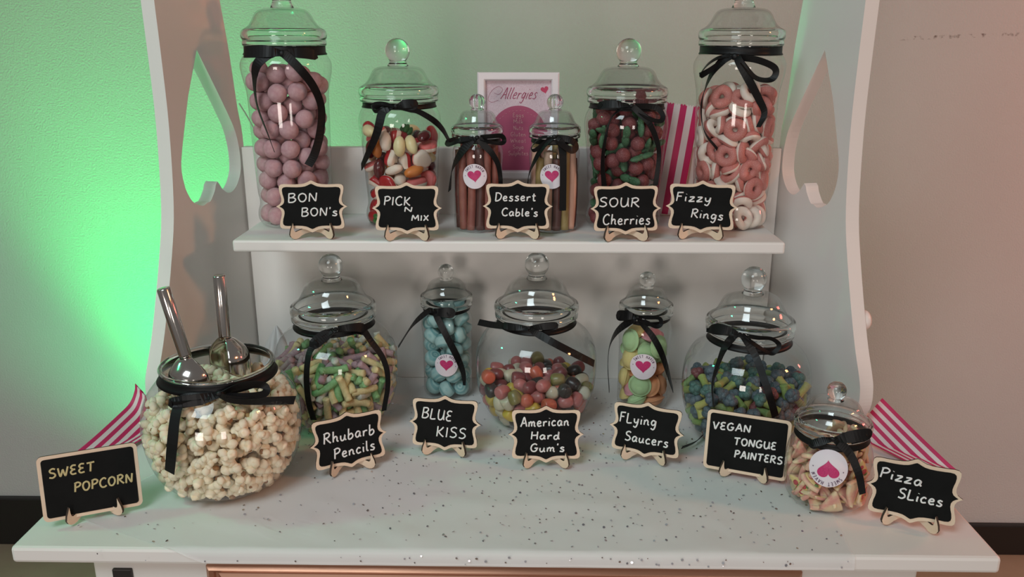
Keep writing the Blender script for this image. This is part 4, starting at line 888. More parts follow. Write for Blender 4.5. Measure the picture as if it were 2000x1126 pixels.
DATA['sweets']['veg'] = [
    [248, -577, 724, 81, 23, 54, -3], [360, -468, 362, 17, -3, 92, -36], [671, -275, 437, 98, 18, 0, 0], [60, -394, 205, 26, -3, 96, -2],
    [-655, -74, 498, 93, 13, 35, 4], [-1, -283, 203, -20, -46, 84, 21], [-544, -172, 825, 91, -32, 26, 3], [-247, -708, 571, 99, 5, 10, 1],
    [-740, 18, 513, 97, 23, -4, 1], [-475, -309, 571, 88, 0, -48, 2], [85, 329, 777, 54, 74, 39, -9], [452, 70, 894, 78, 46, 42, -10],
    [106, -713, 803, 84, -27, -46, 4], [-385, -530, 659, 51, 68, 29, 44], [-611, -316, 340, 78, 54, 32, -2], [222, -712, 547, 98, -5, 22, -1],
    [-668, -21, 301, -23, 59, 59, 51], [-507, -245, 366, 62, 25, 72, -20], [89, -329, 825, 48, -3, 87, 10], [-121, -389, 99, -13, 48, -45, 75],
    [523, -273, 747, 61, -66, 42, -10], [-429, -213, 782, 51, 51, -62, 30], [278, -527, 191, 86, 25, -35, 28], [202, 49, 863, 90, -4, -43, -3],
    [11, -224, 822, 95, -3, 30, 5], [-604, -275, 870, 55, 81, 21, -5], [-225, -496, 764, 79, -59, -13, 5], [312, -226, 867, 78, -19, -48, 36],
    [-377, -624, 455, 89, 1, -28, -36], [159, -85, 790, 62, 61, 49, 8], [-178, -353, 674, 50, 77, -35, 17], [225, -338, 102, 77, -64, -7, 1],
    [-358, 58, 782, -35, 93, -7, 3], [175, -615, 800, 95, -19, 15, 18], [648, -358, 791, -39, -50, 77, 3], [-421, 253, 569, -8, 8, 71, 70],
    [-692, -296, 588, 93, -35, -12, 2], [251, -663, 399, 92, -6, 38, 7], [-97, 737, 752, 56, 32, 76, 9], [396, -325, 683, 84, -30, -44, 1],
    [620, -77, 852, 89, 11, 44, 0], [-609, -269, 468, 70, -17, -66, -22], [653, -178, 580, 87, -1, 48, 11], [-16, -564, 146, 88, 22, -43, -1],
    [530, -314, 860, 79, -60, 3, -7], [-155, 136, 541, 99, -9, 4, -4], [-213, -544, 178, 95, 20, -24, 1], [-17, -533, 327, 92, 19, -34, 1],
    [-500, -56, 660, 65, 26, 60, -39], [-506, -6, 469, 93, -10, 29, -22], [-505, -23, 220, -24, -1, 96, 14], [-751, -153, 776, 85, 48, 20, -4],
    [-344, -433, 184, 36, 42, 82, 14], [-44, 163, 852, 73, -6, -68, 10], [-556, -117, 307, 15, 93, -24, -25], [-370, -412, 473, 94, 17, -30, 3],
    [308, 483, 761, 95, -22, 24, 2], [-61, 368, 937, 83, 56, -2, 4], [-388, 432, 739, 96, 13, 25, 5], [-95, -368, 558, 85, -51, 9, 3],
    [330, -585, 599, 69, 27, 67, 1], [-701, 281, 600, 98, 15, -8, 11], [-117, -406, 348, 22, 96, -14, 7], [8, -756, 606, 50, 35, -28, -74],
    [677, 120, 608, -25, 92, -22, 21], [404, -239, 942, 82, -55, -18, 0], [-274, 712, 695, -38, 67, -55, 33], [515, -570, 823, 91, 18, -36, 8],
    [586, -377, 370, 97, 25, -4, 2], [-642, 196, 307, 99, -3, -16, 3], [-674, 90, 662, 93, 35, 3, -4], [-551, -487, 486, 98, -13, -17, 4],
    [269, 345, 753, 86, 8, 51, -3], [-109, 398, 826, 65, -32, -68, -15], [-359, -219, 596, 84, 52, 6, 12], [-218, -566, 392, 80, -59, 1, 0],
    [517, -534, 528, 94, -21, 28, 6], [144, -608, 484, 97, 14, -19, 0], [-75, -155, 656, 73, -19, -66, 1], [-278, 272, 842, 86, -24, 44, -9],
    [-35, 72, 651, 99, -9, 12, -5], [549, 266, 833, 97, 6, -22, 0], [292, -68, 860, 58, 0, 81, -2], [368, -205, 97, 73, 21, 62, -20],
    [-378, -437, 742, 97, 3, -25, -2], [-158, -646, 466, 92, -34, -12, 14], [-316, -471, 317, 90, 24, -36, -3], [107, -587, 194, 92, 27, -28, -2],
    [-69, -45, 724, 91, 29, 31, -3], [-454, -68, 96, 76, 60, -25, -2], [716, 280, 752, 100, -2, -6, -2], [415, -370, 160, 91, 4, 41, -10],
    [-328, -165, 895, 73, -55, 41, -6], [73, -518, 416, 97, -6, -23, 0], [506, 486, 784, 77, 64, -7, 5], [323, -398, 791, 99, -13, -7, 4],
    [-123, 606, 654, 100, 8, 2, 2], [262, 237, 706, 89, 37, 6, 24], [-177, 21, 774, 96, 14, 23, -4], [-360, -680, 733, 100, -6, -1, 0],
    [-585, 216, 652, -33, 93, -15, 5], [-495, 157, 745, 99, -14, 4, -3], [-698, 134, 817, 51, 31, 17, 79], [-462, -339, 158, 91, -12, -40, -2],
    [267, -304, 248, 48, -52, 23, 67], [-61, -442, 718, 77, -55, 33, 2], [-614, -457, 719, 90, 32, 31, -2], [-111, -373, 836, 76, 64, 7, -6],
    [431, -382, 345, -4, -45, 56, 70], [165, 657, 792, 81, -49, -32, 1], [620, 157, 779, 97, 18, -18, 6], [-552, 470, 718, 97, -25, -3, 5],
    [188, 320, 847, 69, -73, -4, -5], [-296, -155, 691, 95, 31, 5, -9], [629, -161, 261, -23, 34, 83, -37], [44, -672, 697, 56, -72, 15, 38],
    [422, -490, 802, 3, -68, 72, -14], [759, 6, 789, 87, -22, -21, -39], [-395, 622, 657, 94, 27, -17, 5], [133, 575, 863, 88, 9, 46, 1],
    [-405, 89, 906, 87, 29, -40, 3], [141, -484, 793, 74, 24, -58, -26], [-256, -287, 887, 86, -23, 45, -5], [715, -276, 730, 92, -38, 9, -3],
    [506, -160, 418, 52, 75, 42, -3], [-48, -612, 542, 47, 87, 3, 12], [-554, -54, 757, 85, -45, 27, 7],
]
DATA['sweets']['pop_inner'] = [
    [128, 4, 128], [522, 542, 758], [-57, 741, 368], [202, 795, 995],
    [135, 542, 128], [-433, 704, 883], [-618, -11, 581], [-96, 327, 307],
    [-604, 386, 720], [287, 275, 128], [79, 285, 632], [-672, -122, 243],
    [419, 629, 396], [-158, 513, 949], [-220, 444, 776], [-386, 344, 804],
    [265, 383, 300], [3, 366, 471], [302, 583, 779], [-376, 159, 741],
    [-245, 528, 593], [-810, -34, 605], [-457, 296, 628], [268, 586, 586],
    [341, 437, 474], [-269, 73, 474], [-192, 379, 477], [-456, 87, 527],
    [-129, 201, 529], [-496, 662, 703], [-29, 96, 128], [123, 363, 813],
    [-758, 11, 403], [129, 646, 710], [-678, 90, 243], [-627, 285, 247],
    [-228, 235, 843], [-778, 301, 750], [592, 273, 214], [2, 508, 767],
    [-261, 295, 640], [-380, -62, 128], [-559, -12, 128], [258, 775, 640],
    [57, 168, 477], [461, 556, 572], [-167, 533, 128], [-458, 179, 306],
    [142, 367, 128], [-314, 614, 757], [437, 348, 128], [643, 496, 612],
    [-719, 341, 567], [-53, 137, 318], [-354, 248, 468], [50, 653, 890],
    [-18, 277, 128], [117, 822, 818], [-360, 110, 128], [-263, 787, 833],
    [470, 680, 887], [127, 706, 311], [-22, 640, 203], [-219, 478, 311],
    [-415, 682, 525], [33, 473, 965], [307, 190, 304], [-557, 602, 997],
    [131, 185, 128], [-727, 204, 395], [-753, 107, 760], [95, 285, 299],
    [-527, -186, 128], [46, 474, 314], [-88, 386, 643], [-461, 316, 128],
    [283, 94, 128], [432, 704, 696], [-185, 702, 991], [-523, 451, 251],
    [-791, 158, 575], [-617, 557, 816], [306, 771, 830], [-94, 828, 740],
    [514, 371, 537], [-639, 407, 401], [-167, 363, 128], [191, 311, 468],
    [-535, 159, 128], [-42, 823, 932], [465, 346, 343], [-68, 347, 854],
    [-178, 180, 128], [447, 176, 128], [292, 623, 247], [-383, 586, 273],
    [-638, -140, 435], [70, 667, 497], [225, 484, 929], [-86, 540, 442],
    [-128, 648, 809], [-203, 9, 128], [-347, 18, 303], [453, 512, 243],
    [-110, 794, 548], [199, 552, 406], [245, 390, 639], [67, 812, 629],
    [568, 502, 401], [-623, 511, 571], [-518, 560, 413], [-14, 462, 128],
    [-232, 670, 459], [303, 470, 128], [-281, 767, 639], [-251, 189, 310],
    [-376, 442, 476], [-312, 273, 128], [-382, 510, 908], [-538, 6, 351],
    [-330, 451, 128], [-550, 246, 465], [-73, 617, 622], [-542, 222, 824],
    [671, 336, 385], [-543, 400, 907], [262, 733, 449], [-424, 485, 661],
    [-205, 666, 265], [87, 496, 591], [-609, 174, 646], [-364, 349, 301],
]
DATA['sweets']['pop'] = [
    [540, 380, 891], [67, -498, 642], [608, 555, 946], [496, 87, 1084],
    [47, 50, 633], [-204, -808, 765], [-229, -280, 863], [109, -145, 946],
    [584, -494, 416], [-655, -212, 1173], [-121, -606, 507], [527, -609, 570],
    [417, -448, 506], [-185, -332, 326], [1, 305, 1062], [516, 247, 1206],
    [707, -354, 476], [-698, 281, 927], [761, -14, 408], [-234, 231, 1178],
    [-355, -17, 659], [-129, -618, 882], [-66, -231, 960], [-373, -735, 685],
    [698, 132, 295], [-219, -776, 572], [238, 121, 662], [-436, -616, 394],
    [-63, -354, 666], [-45, -34, 993], [364, -388, 812], [-100, -678, 244],
    [520, -135, 322], [-320, -458, 128], [-249, -503, 396], [-39, -801, 870],
    [-505, -630, 583], [-709, -395, 607], [321, -758, 947], [326, -735, 560],
    [826, 96, 803], [-522, -437, 650], [556, 49, 128], [374, -597, 690],
    [-158, -119, 777], [115, -812, 990], [-74, 168, 944], [-162, -535, 128],
    [303, -449, 346], [-516, -281, 495], [593, 313, 715], [-512, 359, 1116],
    [314, -685, 1206], [292, -85, 484], [-338, -227, 128], [448, 495, 1040],
    [89, -211, 1309], [-228, -716, 387], [-390, -432, 1052], [-658, -512, 771],
    [106, 88, 968], [312, -247, 686], [192, 129, 1142], [217, -625, 1046],
    [357, 342, 959], [785, -262, 869], [-313, -606, 550], [470, -301, 128],
    [147, -119, 637], [429, 629, 1181], [698, -216, 340], [-379, -357, 756],
    [-19, -468, 819], [-335, 435, 1082], [-154, -704, 1254], [-258, -287, 1056],
    [330, -570, 879], [-158, -28, 314], [782, 286, 784], [-397, 410, 1266],
    [391, -280, 305], [743, -46, 1169], [558, -108, 1184], [-411, -446, 490],
    [198, -283, 332], [-218, 730, 1182], [-419, -201, 645], [759, -309, 658],
    [711, -431, 803], [-80, 158, 1299], [365, 98, 1229], [159, -422, 1144],
    [570, 6, 447], [241, 455, 1122], [-80, 206, 719], [137, 94, 302],
    [630, -150, 936], [332, 58, 834], [597, -272, 1085], [83, 49, 1284],
    [17, -206, 785], [614, -551, 923], [278, -95, 128], [-37, 31, 809],
    [418, -637, 411], [-234, -260, 666], [-717, -187, 917], [-222, -112, 962],
    [-523, 29, 748], [277, 244, 809], [-611, -233, 660], [14, -122, 313],
    [-494, -591, 1101], [499, -108, 750], [-411, -276, 935], [522, 84, 717],
    [-78, -493, 301], [126, -825, 747], [348, -437, 128], [416, 242, 672],
    [819, -135, 725], [72, -616, 481], [314, -773, 752], [680, 29, 998],
    [374, 245, 482], [415, -17, 128], [200, -285, 843], [-789, -268, 740],
    [411, -323, 1116], [702, 145, 1155], [686, 340, 1171], [-13, 111, 1121],
    [-302, -612, 242], [599, -382, 1247], [350, -508, 1131], [-208, -451, 770],
    [-28, -436, 482], [71, -712, 1152], [-794, -87, 1066], [-433, 83, 913],
    [486, -325, 641], [810, 12, 596], [453, -451, 974], [136, 301, 1217],
    [-627, -532, 969], [23, -558, 128], [-448, 594, 1222], [-826, -29, 881],
    [274, -224, 1017], [-601, -326, 243], [-34, -412, 128], [-286, 69, 1276],
    [-287, -158, 1201], [8, -655, 747], [-227, -106, 541], [418, 68, 552],
    [126, -177, 128], [94, -686, 254], [-194, -342, 128], [-94, -179, 1147],
    [221, -722, 396], [-735, 265, 1119], [-538, -124, 869], [637, -79, 610],
    [-410, -97, 1015], [-460, -488, 877], [163, -394, 489], [11, -534, 1207],
    [187, -650, 669], [670, -21, 794], [261, -415, 977], [-520, -650, 784],
    [-633, -445, 1145], [595, -364, 265], [-318, -613, 828], [-99, -659, 1071],
    [276, 562, 1283], [460, -148, 563], [-443, -340, 128], [153, -17, 804],
    [563, 68, 1269], [-688, -335, 418], [-380, -343, 320], [676, -53, 238],
    [319, 638, 1004], [127, -312, 663], [-634, 50, 908], [-321, -270, 491],
    [-168, 40, 664], [611, -265, 778], [-732, -382, 900], [-595, -59, 1066],
    [-292, -169, 309], [593, 247, 1025], [-187, -8, 1125], [511, 17, 901],
    [-54, -374, 1114], [-186, -161, 128], [307, -82, 1176], [104, -35, 466],
    [-271, -584, 1016], [293, -267, 128], [660, -476, 620], [-413, -711, 969],
    [-561, -330, 821], [-65, 621, 1124], [-257, 38, 839], [333, -141, 849],
    [321, -278, 488], [-350, -133, 815], [739, 328, 585], [697, 154, 667],
    [822, -74, 911], [206, -89, 309], [44, -564, 977], [8, -318, 308],
    [41, 785, 1105], [-441, -255, 1127], [501, 153, 339], [124, -793, 550],
    [523, -294, 448], [-227, -455, 1158], [277, -434, 643], [523, -489, 760],
    [-157, -435, 959], [-83, 16, 489], [164, -671, 863], [-259, 543, 1227],
    [777, -176, 515], [134, 613, 1062], [-688, -78, 751], [408, -411, 1291],
    [-677, 437, 1045], [-133, 399, 1185], [473, -661, 1023], [-178, -628, 693],
    [-596, -509, 460], [-487, -180, 319], [436, -110, 1031], [256, 721, 1170],
    [98, 170, 790], [-360, 640, 1053], [770, 171, 472], [259, -563, 498],
    [175, 271, 978], [580, 188, 515], [-330, -641, 1194], [-227, -771, 956],
    [261, -30, 993], [693, 459, 798], [-125, -268, 501], [-592, -305, 1013],
    [-415, 75, 1108], [-186, 329, 1010], [135, -357, 128], [777, -201, 1055],
    [-30, -251, 128], [380, 1, 320], [-47, -130, 616], [581, -525, 1115],
    [491, -669, 828], [-32, -76, 128], [-39, -761, 411], [330, 153, 1005],
    [327, -53, 674], [541, -139, 128], [-412, -98, 479], [735, 367, 966],
    [-562, 185, 1031], [64, -226, 472], [468, -513, 260], [108, -46, 1115],
    [459, 203, 867], [87, 658, 1247], [650, 162, 858], [-772, -218, 551],
    [716, -400, 996], [116, -505, 326], [254, -266, 1218], [194, -524, 128],
    [71, -371, 963], [473, -265, 917], [-256, 135, 1009], [-473, -495, 244],
    [-218, -433, 576], [528, 448, 1213], [-43, -817, 649], [176, -476, 805],
    [305, -620, 252], [49, 467, 1161], [332, 284, 1151], [800, 183, 982],
    [89, -241, 1115], [-810, 133, 989], [-440, 221, 1236], [384, 405, 776],
    [-393, 273, 986], [242, 103, 467],
]
DATA['sweets']['piz'] = [
    [203, 249, 485, 83, 47, 17, -24], [-345, -8, 592, 85, -50, 3, -19], [-177, 117, 304, 87, -1, -23, -43], [-67, 319, 564, 26, 82, -51, 7],
    [-127, 64, 619, 32, -49, -39, 71], [54, -64, 644, -49, -25, -1, 84], [267, 30, 184, 7, 61, -57, -55], [254, 184, 718, 55, -10, -78, -29],
    [-48, -268, 166, 82, 1, 54, 22], [-26, -124, 727, -41, 74, 31, 44], [136, -306, 219, 59, -52, -61, -12], [-32, -257, 745, -40, 89, 14, -18],
    [-329, -136, 243, 86, -37, -35, 5], [-289, -163, 143, -29, 31, 8, 90], [96, 250, 779, -38, 7, 54, 75], [-341, 78, 166, 55, -48, 50, -47],
    [330, 25, 393, -48, 26, 80, 26], [-195, 225, 511, 11, 13, 39, 90], [-72, -130, 518, -30, -41, 86, -11], [-85, 413, 414, 51, 39, 61, -47],
    [-222, -258, 400, 41, 19, -24, 86], [-239, -248, 620, 37, 86, -35, -9], [-187, -300, 548, 75, 52, -36, 20], [-254, 179, 229, 33, 20, 74, 55],
    [291, -19, 775, 70, 22, -68, -3], [174, -205, 132, 68, 40, 24, -56], [334, 114, 490, -12, 58, 68, 43], [21, 278, 600, -22, -26, 93, 13],
    [-150, -301, 448, 84, -28, 6, 46], [-186, 307, 569, -43, -14, 77, 45], [-222, 338, 182, -23, 63, -47, -58], [359, -59, 578, 70, 28, -52, -41],
    [112, 11, 704, 33, 60, 55, 48], [-263, -72, 404, 49, 20, 66, 54], [-55, -91, 756, -39, -22, 87, 19], [159, -371, 285, -32, -17, 68, 64],
    [-316, 119, 674, -24, 90, 2, -36], [338, -242, 227, 33, -32, 68, -57], [-306, -108, 607, 37, 67, 62, 16], [-350, -142, 238, -8, -62, -37, 68],
    [-178, -181, 74, 0, 99, 13, 0], [-178, -112, 704, -1, 89, 20, -41], [207, 122, 731, 11, 45, 88, -9], [32, -209, 331, 78, -7, -47, -40],
    [-109, -313, 563, 35, 89, -22, 17], [205, -99, 74, 86, 0, 0, 51], [-303, 24, 373, 51, -44, 25, 70], [244, -80, 344, 38, -44, 81, 6],
    [373, -25, 320, 6, -49, -1, 87], [235, -44, 593, 95, -11, -10, 28], [155, 256, 548, 38, 31, 41, 77], [188, -255, 682, 58, 13, -66, -46],
    [-83, -238, 155, 87, 3, -3, -49], [-392, 165, 379, 51, 63, 30, 50], [-47, -387, 160, 80, -60, 1, -1], [74, -66, 402, 64, -51, -4, 57],
    [-183, 13, 146, 61, 7, 15, 78], [-97, 238, 74, 0, 90, -44, 0], [-237, -87, 382, 39, 59, -52, 49], [308, -33, 590, 88, 38, -3, 30],
    [-227, 98, 515, 61, 67, 22, -35], [324, -60, 184, -3, 87, -40, 28], [6, -286, 364, 98, -12, -3, -14], [268, -265, 515, 20, -7, 79, -58],
    [264, 297, 539, 75, 36, -56, 4], [-35, -17, 175, 61, -73, 17, -24], [105, -106, 505, -21, 2, 96, -18], [-68, -180, 247, -20, 97, 13, 0],
]

PROF = {'A': [(0.0, 0), (0.04301, 0), (0.05049, 0.003), (0.0547, 0.01), (0.0547, 0.02), (0.05189, 0.03), (0.05189, 0.04), (0.05376, 0.055), (0.0561, 0.14), (0.05704, 0.185), (0.05984, 0.203), (0.06311, 0.22), (0.06283, 0.231), (0.05797, 0.24), (0.0547, 0.245), (0.0547, 0.2545)], 'B': [(0.0, 0), (0.04246, 0), (0.04921, 0.003), (0.05356, 0.01), (0.05356, 0.021), (0.05066, 0.031), (0.05114, 0.043), (0.05307, 0.07), (0.055, 0.105), (0.05693, 0.125), (0.05886, 0.14), (0.05915, 0.15), (0.05742, 0.16), (0.05356, 0.168), (0.05066, 0.172), (0.05066, 0.1785)], 'C': [(0.0, 0), (0.02828, 0), (0.03266, 0.002), (0.03461, 0.008), (0.03432, 0.03), (0.03451, 0.085), (0.03569, 0.1), (0.03549, 0.112), (0.03266, 0.122), (0.0312, 0.127), (0.0312, 0.1315)], 'D': [(0.0, 0), (0.043, 0), (0.056, 0.003), (0.069, 0.014), (0.079, 0.032), (0.0855, 0.055), (0.0875, 0.078), (0.0868, 0.1), (0.083, 0.117), (0.0755, 0.131), (0.066, 0.14), (0.058, 0.1455), (0.0535, 0.15), (0.0535, 0.1585)], 'E': [(0.0, 0), (0.033, 0), (0.041, 0.002), (0.047, 0.01), (0.0495, 0.026), (0.05, 0.046), (0.0485, 0.065), (0.044, 0.079), (0.0405, 0.086), (0.0405, 0.0925)], 'P': [(0.0, 0), (0.04535, 0), (0.06176, 0.004), (0.07913, 0.02), (0.09023, 0.045), (0.09505, 0.075), (0.0936, 0.1), (0.08685, 0.121), (0.07527, 0.137), (0.06707, 0.147), (0.06514, 0.152), (0.06514, 0.158)]}
LIDS = {'A': (0.0587, 0.2535, 0.2755, 0.304, 0.019, 0.3285), 'B': (0.05652, 0.1775, 0.1985, 0.226, 0.0175, 0.2465), 'C': (0.03656, 0.1308, 0.1465, 0.168, 0.011, 0.179), 'D': (0.06, 0.1575, 0.1785, 0.2125, 0.0172, 0.233), 'E': (0.0445, 0.092, 0.105, 0.129, 0.0112, 0.1405)}


def prof_r(prof, h):
    p = prof[1:]
    if h <= p[0][1]:
        return p[0][0]
    for (r0, h0), (r1, h1) in zip(p, p[1:]):
        if h <= h1:
            return r0 + (r1 - r0) * ((h - h0) / (h1 - h0) if h1 > h0 else 1)
    return p[-1][0]


JL = {
    'bon': 'tall jar of dusty pink bon bons with ribbon, at the left shelf end',
    'pick': 'medium jar of mixed gummy sweets with ribbon behind the PICK N MIX card',
    'cabL': 'small jar of brown red cable sweets, left of the framed allergy notice',
    'cabR': 'small jar of pale brown and gold cable sweets behind the Dessert Cables card',
    'che': 'medium jar of sugared red cherries with green leaves beside the striped bag',
    'fiz': 'tall jar of pink and white fizzy rings at the right shelf end',
    'pop': 'wide open fishbowl jar of popcorn with two metal scoops and no lid',
    'rhu': 'round lidded jar of pastel chalky pencil sweets beside the popcorn bowl',
    'blue': 'narrow jar packed with pale blue swirled sweets and a heart sticker',
    'gum': 'round lidded jar of assorted hard gum drops in the middle of the cart top',
    'sau': 'narrow jar of pastel flying saucer sweets with a heart sticker',
    'veg': 'round lidded jar of blue and green sugared sweets near the right panel',
    'piz': 'short small jar of gummy pizza slices at the right front, sticker upside down',
}


def smooth_prof(pts):
    inner = [p for p in pts if p[0] > 1e-6]
    return [(0, pts[0][1])] + crom(inner, 4)


def ribbon_strip(bm, pts, true_w, jar_prof, ground=False):
    """flat ribbon along local points; width narrows where the ribbon turns edge-on"""
    P = crom([tuple(v * 1e-4 for v in p) for p in pts], 6)
    n = len(P)
    L, Rr = [], []
    for i in range(n):
        p = Vector(P[i][:3])
        t = Vector(P[min(i + 1, n - 1)][:3]) - Vector(P[max(i - 1, 0)][:3])
        if t.length < 1e-8:
            t = Vector((1, 0, 0))
        t.normalize()
        nr = Vector((p.x, p.y, 0.25 * math.hypot(p.x, p.y)))
        if ground:
            nr = Vector((0, 0, 1))
        nr.normalize()
        app = max(0.0004, P[i][3])
        ww = max(true_w, app)
        tw = math.acos(min(1.0, app / ww))
        inpl = nr.cross(t)
        if inpl.length < 1e-6:
            inpl = t.orthogonal()
        inpl.normalize()
        d = inpl * math.cos(tw) + nr * math.sin(tw) * 0.55
        L.append(p + d * ww * 0.5)
        Rr.append(p - d * ww * 0.5)
    thick = 0.0004
    rows = []
    for i in range(n):
        t = (Vector(P[min(i + 1, n - 1)][:3]) - Vector(P[max(i - 1, 0)][:3]))
        nn = t.cross(L[i] - Rr[i])
        nn = nn.normalized() * thick if nn.length > 1e-10 else Vector((0, thick, 0))
        rows.append([bm.verts.new(L[i] + nn), bm.verts.new(Rr[i] + nn), bm.verts.new(Rr[i] - nn), bm.verts.new(L[i] - nn)])
    for a, b in zip(rows, rows[1:]):
        for k in range(4):
            bm.faces.new((a[k], a[(k + 1) % 4], b[(k + 1) % 4], b[k]))
    bm.faces.new(rows[0][::-1])
    bm.faces.new(rows[-1])


def on_jar(prof, a0, h0, u, v, off):
    h = h0 + v
    r = prof_r(prof, h) + off
    a = a0 + u / r
    return Vector((r * math.cos(a), r * math.sin(a), h))


def sticker(jar, prof, st):
    a0, h0, rad, rot = math.radians(st[0]), st[1], st[2], math.radians(-st[3])
    cr, sr = math.cos(rot), math.sin(rot)

    def pl(u, v, off):
        return on_jar(prof, a0, h0, u * cr - v * sr, u * sr + v * cr, off)
    bm = bmesh.new()
    rows = [[bm.verts.new(pl(0, 0, .0012))]]
    for k in range(1, 7):
        rows.append([bm.verts.new(pl(rad * k / 6 * math.cos(2 * PI * q / 40), rad * k / 6 * math.sin(2 * PI * q / 40), .0012)) for q in range(40)])
    for q in range(40):
        bm.faces.new((rows[0][0], rows[1][q], rows[1][(q + 1) % 40]))
        for k in range(1, 6):
            bm.faces.new((rows[k][q], rows[k + 1][q], rows[k + 1][(q + 1) % 40], rows[k][(q + 1) % 40]))
    s = link('round_sticker', bm, PAPER, jar)
    bm = bmesh.new()
    hp = heart_pts(44)
    tl = math.radians(8)
    rr = []
    for f in (1.0, 0.66, 0.33):
        rr.append([bm.verts.new(pl((x * math.cos(tl) - y * math.sin(tl)) * f * rad * .60, (x * math.sin(tl) + y * math.cos(tl)) * f * rad * .56 - rad * .02, .0016)) for x, y in hp])
    c = bm.verts.new(pl(0, 0, .0016))
    for k in range(44):
        k2 = (k + 1) % 44
        bm.faces.new((rr[0][k], rr[0][k2], rr[1][k2], rr[1][k]))
        bm.faces.new((rr[1][k], rr[1][k2], rr[2][k2], rr[2][k]))
        bm.faces.new((rr[2][k], rr[2][k2], c))
    h = link('heart_emblem', bm, PINK, s)
    h['label'] = 'raspberry pink heart printed on the sticker'
    bm = bmesh.new()
    word = 'SWEET HAVEN'
    n = len(word)
    cap = rad * .20
    for i, ch in enumerate(word):
        if ch == ' ':
            continue
        th = math.radians(148 - 116 * i / (n - 1))
        cx, cy = rad * .72 * math.cos(th), rad * .72 * math.sin(th)
        rx, ry = math.sin(th), -math.cos(th)       # reading direction
        ux, uy = math.cos(th), math.sin(th)
        wd = G[ch][0]
        for stq in G[ch][1]:
            q = crom(stq, 3)
            P = [pl(cx + ((px - wd / 2) * .8 * rx + py * ux) * cap, cy + ((px - wd / 2) * .8 * ry + py * uy) * cap, .0016) for px, py in q]
            tube(bm, P, rad * .017, 5, squash=(P[0].x, P[0].y, 0))
    # small dots either side and a fine ruled arc low down
    for th in (178, 2):
        P = [pl(rad * .78 * math.cos(math.radians(th + e)), rad * .78 * math.sin(math.radians(th + e)), .0016) for e in (-2, 2)]
        tube(bm, P, rad * .026, 6, squash=(P[0].x, P[0].y, 0))
    link('ring_lettering', bm, GREYINK, s)


